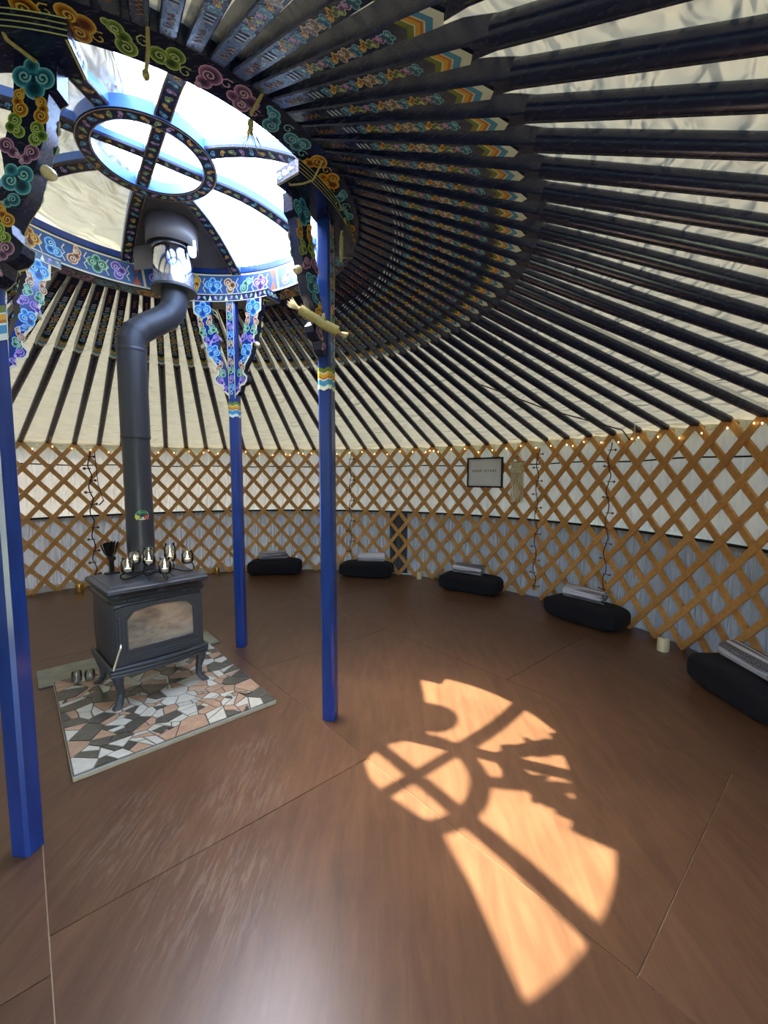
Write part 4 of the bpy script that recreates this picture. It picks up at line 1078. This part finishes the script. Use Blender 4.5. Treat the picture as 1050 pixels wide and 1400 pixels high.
mb.add([p for r in rows for p in r] , [(2 * i, 2 * i + 2, 2 * i + 3, 2 * i + 1) for i in range(nn)]); ho = mb.build('hood', M['plate'], chim, smooth=60)
md = ho.modifiers.new('thick', 'SOLIDIFY'); md.thickness = .006
# plate filling the crown sector, with a round hole
mb = MB(); A0, A1 = SPO[3] + .04, SPO[4] - .04; na = 24
pl = []
for i in range(na + 1):
    a_ = A0 + (A1 - A0) * i / na
    for r in (.31, .42, .445, .70, .72, .95): pl.append((r, a_))
def pz(x, y): return dome_z(hypot(x, y)) - .030
cells = 20
vs = []; fs = []
for i in range(cells + 1):
    a_ = A0 + (A1 - A0) * i / cells
    for j in range(cells + 1):
        r = .315 + (.93 - .315) * j / cells; x, y = r * cos(a_), r * sin(a_); vs.append((x - UX, y - UY, pz(x, y) - 2.50))
for i in range(cells):
    for j in range(cells):
        q = [i * (cells + 1) + j, i * (cells + 1) + j + 1, (i + 1) * (cells + 1) + j + 1, (i + 1) * (cells + 1) + j]
        if all(hypot(vs[k][0], vs[k][1]) < .085 for k in q): continue
        fs.append(q)
mb.add(vs, fs); fp = mb.build('flashing_plate', M['plate'], chim, smooth=60)
def wpt(r, adeg, z): return cr(r, adeg, z) - Vector((UX, UY, 2.50))
mb = MB(); mb.prism([(0, 0), (.17, 0), (.17, .16), (0, .15)], lambda u, v, h: wpt(.80 - u * .9, 126 - u * 90 + h * 60, 2.66 + v), 0, .004); sp_ = mb.build('side_plate', M['plate'], chim, smooth=0)
mb = MB(); 
for z in (2.705, 2.74): mb.tube([wpt(.70, 116, z), wpt(.62, 112, z + .004)], .004, 6)
mb.tube([wpt(.655, 114, 2.69), wpt(.655, 114, 2.80)], .004, 6); mb.build('bolt', M['steel'], chim, smooth=40)
mb = MB(); mb.prism([(-.028, 0), (.028, 0), (.030, .05)] + [(.030 * cos(q), .08 + .03 * sin(q)) for q in [PI * i / 8 for i in range(9)]] + [(-.030, .05)], lambda u, v, h: Vector((.13 + u * .6 + .012, -.04 + u * .6 + h, .29 - v)), 0, .004); mb.build('tin_tab', M['steel'], chim, smooth=0)

# ================================================================ ON THE STOVE AND HEARTH
def sloc(lx, ly, z): 
    v = Matrix.Rotation(SA, 3, 'Z') @ Vector((lx, ly, 0)); return Vector((SC.x + v.x, SC.y + v.y, z))
ZST = HZ + .6715
# heat powered fan
fn_ = empty('stove_fan', (-.515, .318, HZ + .6675), SA + rad(10)); tag(fn_, 'small black heat powered fan with splayed fins at the back left of the stove top', 'fan')
mb = MB(); mb.box((0, 0, .006), (.075, .045, .012), ch=.003); mb.box((0, 0, .05), (.022, .026, .09), ch=.003); mb.build('base', M['blackwire'], fn_, smooth=0)
mb = MB(); mb.tube([(0, .02, .10), (0, -.03, .10)], .016, 10); mb.build('motor', M['blackwire'], fn_, smooth=40)
for i in range(7):
    q = rad(-54 + 18 * i); mb = MB()
    pr_ = [(.0, .095), (.55, .130), (.85, .170), (1.0, .200)]
    rows = []
    for s_, z in pr_:
        cx = sin(q) * .066 * s_; cw = .008 + .007 * s_
        rows += [Vector((cx - cw * cos(q), -.012 - .004 * (i % 2), z - .03 * (1 - cos(q)) * s_)), Vector((cx + cw * cos(q), .010 - .004 * (i % 2), z - .03 * (1 - cos(q)) * s_ + .006 * s_))]
    vs = rows + [p + Vector((0, .003, 0)) for p in rows]
    fs = []
    for k in range(3): fs += [(2*k, 2*k+1, 2*k+3, 2*k+2), (8 + 2*k, 8 + 2*k+2, 8 + 2*k+3, 8 + 2*k+1), (2*k, 2*k+2, 8+2*k+2, 8+2*k), (2*k+1, 8+2*k+1, 8+2*k+3, 2*k+3)]
    fs += [(0, 8, 9, 1), (6, 7, 15, 14)]
    mb.add(vs, fs); mb.build('fin', M['blackwire'], fn_, smooth=0)
# candle holder
HC = Vector((-.165, .215, HZ + .6715)); jar_xy = [(-.305, .140), (-.350, .285), (-.228, .225), (-.088, .135), (-.165, .350), (-.055, .345)]
ch = empty('candle_holder', HC); tag(ch, 'black wrought iron candle holder with curling arms on the stove top', 'candle holder')
mb = MB(); mb.lathe([(.001, .046), (.022, .044), (.026, .038), (.022, .032), (.001, .030)], 14); mb.build('hub', M['blackwire'], ch, smooth=50)
jz = [.050, .072, .078, .050, .080, .066]
for i, (x, y) in enumerate(jar_xy):
    d = Vector((x, y, 0)) - Vector((HC.x, HC.y, 0)); L_ = d.length; u = d / max(L_, 1e-6); side = Vector((-u.y, u.x, 0))
    mb = MB(); z1 = jz[i]
    pts = [Vector((0, 0, .038)), u * L_ * .35 + Vector((0, 0, .046)), u * L_ * .75 + Vector((0, 0, .020)), u * (L_ + .018) + Vector((0, 0, .008)), u * (L_ + .038) + Vector((0, 0, .022)), u * (L_ + .030) + Vector((0, 0, z1 - .012)), u * L_ + Vector((0, 0, z1 - .005))]
    P2 = []
    for k in range(len(pts) - 1):
        p0, p1, p2, p3 = pts[max(k-1, 0)], pts[k], pts[k+1], pts[min(k+2, len(pts)-1)]
        for s_ in range(4):
            q = s_ / 4; P2.append(.5 * ((2*p1) + (p2-p0)*q + (2*p0-5*p1+4*p2-p3)*q*q + (3*p1-p0-3*p2+p3)*q**3))
    P2.append(pts[-1]); mb.tube(P2, .0042, 6); arm = mb.build('arm', M['blackwire'], ch, smooth=60)
    mb = MB(); mb.lathe([(.001, -.004), (.026, -.004), (.030, 0), (.030, .003), (.001, .001)], 16, (d.x, d.y, z1 - .003)); mb.build('cup_plate', M['blackwire'], arm, smooth=40)
for k, an in enumerate((20, 140, 260)):
    mb = MB(); q = rad(an); mb.tube([Vector((0, 0, .036)), polar(.04, q, .030), polar(.075, q, .006), polar(.085, q, .004)], .0042, 6); mb.build('foot', M['blackwire'], ch, smooth=60)
jar_lab = ['clear glass jar with a white tealight at the front left of the candle holder', 'clear glass jar with a tealight at the back left of the candle holder',
           'tall clear glass jar with a tealight in the middle of the candle holder', 'clear glass jar with a tealight at the front right of the candle holder',
           'tall clear glass jar with a tealight behind the front right jar', 'small clear glass jar with a tealight at the far right of the candle holder']
for i, (x, y) in enumerate(jar_xy):
    hgt = (.082, .078, .100, .084, .104, .072)[i]; r_ = .035
    j = empty('glass_jar', (x, y, HZ + .6715 + jz[i] + .0005)); tag(j, jar_lab[i], 'jar', 'glass jars on the candle holder')
    mb = MB(); mb.lathe([(.0005, 0), (r_ * .85, 0), (r_, .008), (r_, hgt * .72), (r_ * .80, hgt * .86), (r_ * .80, hgt * .97), (r_ * .84, hgt), (r_ * .80, hgt + .001), (r_ * .74, hgt * .97), (r_ * .74, hgt * .86), (r_ - .003, hgt * .70), (r_ - .003, .010), (r_ * .8, .004), (.0005, .004)], 22)
    mb.build('glass', M['glass'], j, smooth=50)
    mb = MB(); mb.lathe([(.0005, .0045), (.018, .0045), (.018, .020), (.015, .021), (.0005, .0195)], 14); mb.tube([(0, 0, .019), (.001, 0, .024)], .0012, 5); mb.build('tealight', M['tealight'], j, smooth=40)
    mb = MB(); mb.lathe([(.0005, .023), (.0045, .028), (.005, .033), (.0025, .042), (.0004, .050)], 8); mb.build('jar_glow', M['jar_glow'], j, smooth=60)  # glowing drop added as the bright spot above the tealight
for k, (x, y, lab) in enumerate(((-.733, .262, 'left one of two small clear glass jars on the left hearth corner'), (-.672, .292, 'right one of two small clear glass jars on the left hearth corner'))):
    j = empty('glass_jar', (x, y, HZ + .0012)); tag(j, lab, 'jar', 'glass jars on the hearth')
    mb = MB(); r_ = .028; h_ = .062 - .006 * k
    mb.lathe([(.0005, 0), (r_ * .8, 0), (r_, .006), (r_, h_ * .8), (r_ * .9, h_), (r_ * .84, h_), (r_ - .003, h_ * .78), (r_ - .003, .008), (.0005, .006)], 20); mb.build('glass', M['glass'], j, smooth=50)

# ================================================================ CUSHIONS, BLANKETS, CANDLES
def cushion_mesh(seed, L_=.70, Dp=.30, H_=.195):
    rs = random.Random(seed); nu, nv = 40, 18; mb = MB(); ph = [rs.uniform(0, 6) for _ in range(6)]
    sgp = lambda v, p: math.copysign(abs(v) ** p, v)
    vs = []
    for j in range(nv + 1):
        th = -PI / 2 + PI * j / nv
        for i in range(nu):
            fi = 2 * PI * i / nu
            x = sgp(cos(th), .35) * sgp(cos(fi), .24); y = sgp(cos(th), .35) * sgp(sin(fi), .32); z = sgp(sin(th), .55)
            z *= 1 + .05 * sin(3 * x + ph[0]) + .04 * sin(7 * x + ph[1]) * (z > 0)
            k = 1 + .015 * sin(9 * fi + ph[2]) * cos(th)
            vs.append((x * L_ / 2 * k, y * Dp / 2 * k, max(0, (z + 1) * H_ / 2)))
    mb.add(vs, [(j * nu + i, j * nu + (i + 1) % nu, (j + 1) * nu + (i + 1) % nu, (j + 1) * nu + i) for j in range(nv) for i in range(nu)])
    return mb
def roll_obj(name, seed, L_, Wd, H_, mat, turns=2.15):
    """blanket folded into a flat roll: one cloth strip wound in a spiral"""
    rs = random.Random(seed); n = 64; th = .016; mb = MB(); prof = []
    for i in range(n + 1):
        q = i / n; a = -PI * .55 - 2 * PI * turns * (1 - q); r = .22 + .78 * q
        e = 2.25; ca, sa = cos(a), sin(a); k = (abs(ca) ** e + abs(sa) ** e) ** (-1 / e)
        prof.append((r * k * ca * Wd / 2, r * k * sa * H_ / 2))
    ns = 8; rows = []
    for j in range(ns + 1):
        x = -L_ / 2 + L_ * j / ns
        for side in (0, 1):
            for i in range(n + 1):
                p = prof[i]; a_, b_ = prof[max(i-1, 0)], prof[min(i+1, n)]; dx, dy = b_[0] - a_[0], b_[1] - a_[1]; l_ = hypot(dx, dy) or 1
                o_ = -th * (.5 if side else -.0) * (.7 if i in (0, n) else 1)
                xx = x + (.005 * sin(i * .35 + seed) + .002 * sin(i * 1.1)) * (1 if j in (0, ns) else .2) + (-.02 * (1 - i / n) if j == ns else .02 * (1 - i / n) if j == 0 else 0)
                rows.append((xx, p[0] + dy / l_ * o_, p[1] - dx / l_ * o_ + H_ / 2 + .006 * sin(6 * x + seed) * (p[1] > 0)))
    m2 = 2 * (n + 1); fs = []; 
    for j in range(ns):
        for i in range(n):
            a_, b_ = j * m2 + i, (j + 1) * m2 + i
            fs.append((a_, a_ + 1, b_ + 1, b_)); fs.append((a_ + n + 1, b_ + n + 1, b_ + n + 2, a_ + n + 2))
        for i in (0, n): fs.append((j * m2 + i, (j + 1) * m2 + i, (j + 1) * m2 + i + n + 1, j * m2 + i + n + 1))
    for j in (0, ns):
        for i in range(n): fs.append((j * m2 + i, j * m2 + n + 1 + i, j * m2 + n + 2 + i, j * m2 + i + 1))
    mb.add(rows, fs); o = mb.build(name, mat, smooth=60)
    per = [0]
    for i in range(1, n + 1): per.append(per[-1] + hypot(prof[i][0] - prof[i-1][0], prof[i][1] - prof[i-1][1]))
    uv = o.data.uv_layers.new(name='UVMap'); d = [0.0] * (2 * len(o.data.loops))
    for l in o.data.loops: d[2*l.index] = per[(l.vertex_index % m2) % (n + 1)]; d[2*l.index+1] = (l.vertex_index // m2) / ns * L_
    uv.data.foreach_set('uv', d); return o
cush = [ # center, rotation, label, blanket offset, blanket rotation, dark
 ((-.285, 3.325), rad(4), 'beside the post behind the stove', (-.02, .0), rad(3), .04),
 ((.946, 3.187), rad(-11), 'against the far wall, second from left', (.07, .02), rad(4), -.03),
 ((2.165, 2.455), rad(-33), 'below the framed sign', (-.02, .02), rad(-4), .05),
 ((2.982, 1.437), rad(-57), 'by the wall behind the sunlit patch', (-.01, .03), rad(5), .02),
 ((3.275, 0.045), rad(-88), 'at the right edge, nearest to us', (-.02, .03), rad(-5), .06)]
for i, ((x, y), rz, where, off, br_, dk) in enumerate(cush):
    o = cushion_mesh(i).build('cushion', M['blackcloth'], smooth=60, loc=(x, y, 0.0005)); o.rotation_euler = (0, 0, rz)
    tag(o, 'long black floor cushion ' + where, 'cushion', 'black cushions along the wall')
    b = roll_obj('rolled_blanket', i, .35, .190, .125, blanket('striped blanket %d' % i, i + 1, dk))
    v = Matrix.Rotation(rz, 3, 'Z') @ Vector((off[0], off[1], 0)); b.location = (x + v.x, y + v.y, .190); b.rotation_euler = (0, 0, rz + br_)
    tag(b, 'grey and white striped blanket roll on the cushion ' + where, 'blanket', 'rolled blankets on the cushions')

def candle(x, y, r, h, lab, mat, slant=0):
    o = empty('candle', (x, y, .0005)); tag(o, lab, 'candle', 'candles along the wall')
    mb = MB(); n = 20; rows = [[(q * cos(2 * PI * k / n), q * sin(2 * PI * k / n), z + slant * cos(2 * PI * k / n + 2.2) * (z > .02)) for k in range(n)] for q, z in ((r * .96, 0), (r, .004), (r, h - .003), (r * .95, h), (r * .7, h - .004), (.004, h - .008))]
    mb.add([p for q in rows for p in q], [(i * n + k, i * n + (k + 1) % n, (i + 1) * n + (k + 1) % n, (i + 1) * n + k) for i in range(5) for k in range(n)]); mb.build('wax_body' if mat == 'wax' else 'brass_cup', M[mat], o, smooth=40)
    mb = MB(); mb.tube([(0, 0, h - .010), (.001, 0, h + .004), (.003, .001, h + .010)], .0014, 5); mb.build('wick', M['blackwire'], o, smooth=40)
    if mat != 'wax':
        mb = MB(); mb.lathe([(.0005, h - .006), (r * .68, h - .006)], 16); mb.build('wax_fill', M['wax'], o, smooth=0)
candle(-2.265, 2.405, .040, .100, 'brass cup candle on the floor left of the stove', 'brass')
candle(-1.060, 3.290, .034, .100, 'brass cup candle on the floor just right of the stove', 'brass')
candle(1.630, 3.030, .036, .085, 'ivory pillar candle between the second and third cushions', 'wax')
candle(3.270, .800, .041, .095, 'ivory pillar candle between the two cushions on the right', 'wax', .006)

# ================================================================ ON THE LATTICE
sg_a = rad(48.0)
sign = empty('framed_sign', polar(3.485, sg_a, 1.175)); sign.rotation_euler = (0, 0, sg_a - PI / 2)   # local -y faces the room
tag(sign, 'black framed white print with small grey lettering hung on the lattice', 'sign')
FW, FH = .452, .345
for c, d in (((0, 0, .010), (FW, .022, .020)), ((0, 0, FH - .010), (FW, .022, .020)), ((-FW / 2 + .010, 0, FH / 2), (.020, .022, FH - .04)), ((FW / 2 - .010, 0, FH / 2), (.020, .022, FH - .04))):
    mb = MB(); mb.box(c, d, ch=.002); mb.build('frame_rail', M['blackframe'], sign, smooth=0)
mb = MB(); mb.box((0, .002, FH / 2), (FW - .03, .006, FH - .03)); mb.build('print', M['paper'], sign, smooth=0)
mb = MB()
for q in (-1, 1): mb.box((q * .192, -.0015, FH / 2), (.003, .002, FH - .06))
for q in (-1, 1): mb.box((0, -.0015, FH / 2 + q * .140), (.384, .002, .003))
mb.build('printed_border', simple('pale print line', lin('#b4c0c8'), .6), sign, smooth=0)
tc = bpy.data.curves.new('lettering', 'FONT'); tc.body = 'need street'; tc.size = .052; tc.align_x = 'CENTER'; tc.align_y = 'CENTER'; tc.space_character = 1.25; tc.extrude = .0003
tc.materials.append(M['ink']); to_ = bpy.data.objects.new('lettering_curve', tc); to = bpy.data.objects.new('lettering', bpy.data.meshes.new_from_object(to_)); bpy.data.objects.remove(to_); col.objects.link(to); to.parent = sign; to['kind'] = 'stuff'
to.location = (-.005, -.0025, FH / 2 + .022); to.rotation_euler = (PI / 2, 0, 0)
# macrame
ma = rad(41.4); mac = empty('macrame_hanging', polar(3.490, ma, 1.0)); mac.rotation_euler = (0, 0, ma - PI / 2)
tag(mac, 'cream macrame hanging with knotted top and long fringe beside the framed sign', 'wall hanging')
mb = MB(); mb.tube([(-.085, 0, .455), (.085, 0, .462)], .006, 8); mb.build('dowel', M['barewood'], mac, smooth=40)
mb = MB(); mb.tube([(-.080, 0, .458), (-.01, 0, .56), (.0, 0, .565), (.08, 0, .464)], .003, 6); mb.build('hanging_cord', M['cord'], mac, smooth=60)
mb = MB(); rnd = random.Random(9)
for r_ in range(4):
    for c_ in range(8 - r_ % 2):
        x = -.072 + .0205 * (c_ + .5 * (r_ % 2)); z = .440 - .030 * r_
        mb.tube([(x - .010, -.002, z + .014), (x, -.010, z), (x + .009, -.002, z - .014)], [.005, .007, .005], 6); mb.tube([(x + .010, -.002, z + .014), (x, -.008, z), (x - .009, -.002, z - .014)], [.005, .007, .005], 6)
kn = mb.build('knotted_band', M['cord'], mac, smooth=60)
for i in range(15):
    x = -.074 + .0106 * i; ln = .30 + .06 * abs(i - 7) / 7 * .2 + rnd.uniform(-.03, .03); mb = MB()
    mb.tube([(x, -.002, .335), (x + rnd.uniform(-.004, .004), -.004, .25), (x + rnd.uniform(-.006, .006), -.003, .13), (x + rnd.uniform(-.008, .008), -.002, .335 - ln)], [.0045, .0045, .0045, .0055], 5); mb.build('fringe_cord', M['cord'], mac, smooth=60)
# string lights
sl_ = empty('string_lights', polar(3.49, rad(60), 1.62)); tag(sl_, 'string of small warm fairy lights along the top of the lattice', 'string lights')
mb = MB(); rnd = random.Random(5); pts = []; bulbs = []
a = rad(-8)
while a < rad(150):
    k = (a - AZ0) / STEP; ph = k - math.floor(k)
    z = 1.655 - .045 * sin(PI * ph) + rnd.uniform(-.012, .012); pts.append(polar(3.488 + rnd.uniform(-.006, .006), a, z)); a += STEP / 4
for i, p in enumerate(pts):
    if i % 3 == 0 or rnd.random() < .06: bulbs.append(p + Vector((0, 0, -.012 + rnd.uniform(-.012, .008))))
mb.tube([p - sl_.location for p in pts], .0016, 4); mb.build('wire', M['rope'], sl_, smooth=60)
bm_ = MB(); bm_.lathe([(.0005, -.006), (.003, -.0035), (.0037, 0), (.003, .0035), (.0015, .006)], 8); bme = bm_.mesh('bulb', M['bulb'], 60)
for p in bulbs: mobj('bulb', bme, sl_, p - sl_.location)
# loose cords
mb = MB(); mb.tube([polar(3.47, rad(129.3), 1.60), polar(3.465, rad(129.2), 1.4), polar(3.465, rad(129.0), 1.2), polar(3.462, rad(128.3), 1.02)], .004, 6); mb.tube([polar(3.462, rad(128.3), 1.02), polar(3.458, rad(128.8), .985), polar(3.455, rad(129.1), .965)], .007, 6)
tag(mb.build('power_cord', M['blackrope'], smooth=60), 'black power cord dangling down the lattice left of the stove pipe', 'cord')
mb = MB(); mb.tube([polar(2.4, rad(34), pole_z(2.4) - .01), polar(2.9, rad(28.5), pole_z(2.9) - .012), polar(3.40, rad(22.0), pole_z(3.40) - .012), polar(3.44, rad(21.3), 1.60)], .005, 6)
tag(mb.build('roof_rope', M['darkrope'], smooth=60), 'thin brown rope slung under the roof poles down to the lattice at right', 'rope')
mb = MB(); mb.tube([polar(3.42, rad(20.4), 1.72), polar(3.41, rad(20.2), 1.64), polar(3.43, rad(20.3), 1.575)], .004, 6)
tag(mb.build('white_cord', M['cord'], smooth=60), 'short white cord hanging beside the brown rope at the lattice top', 'cord')
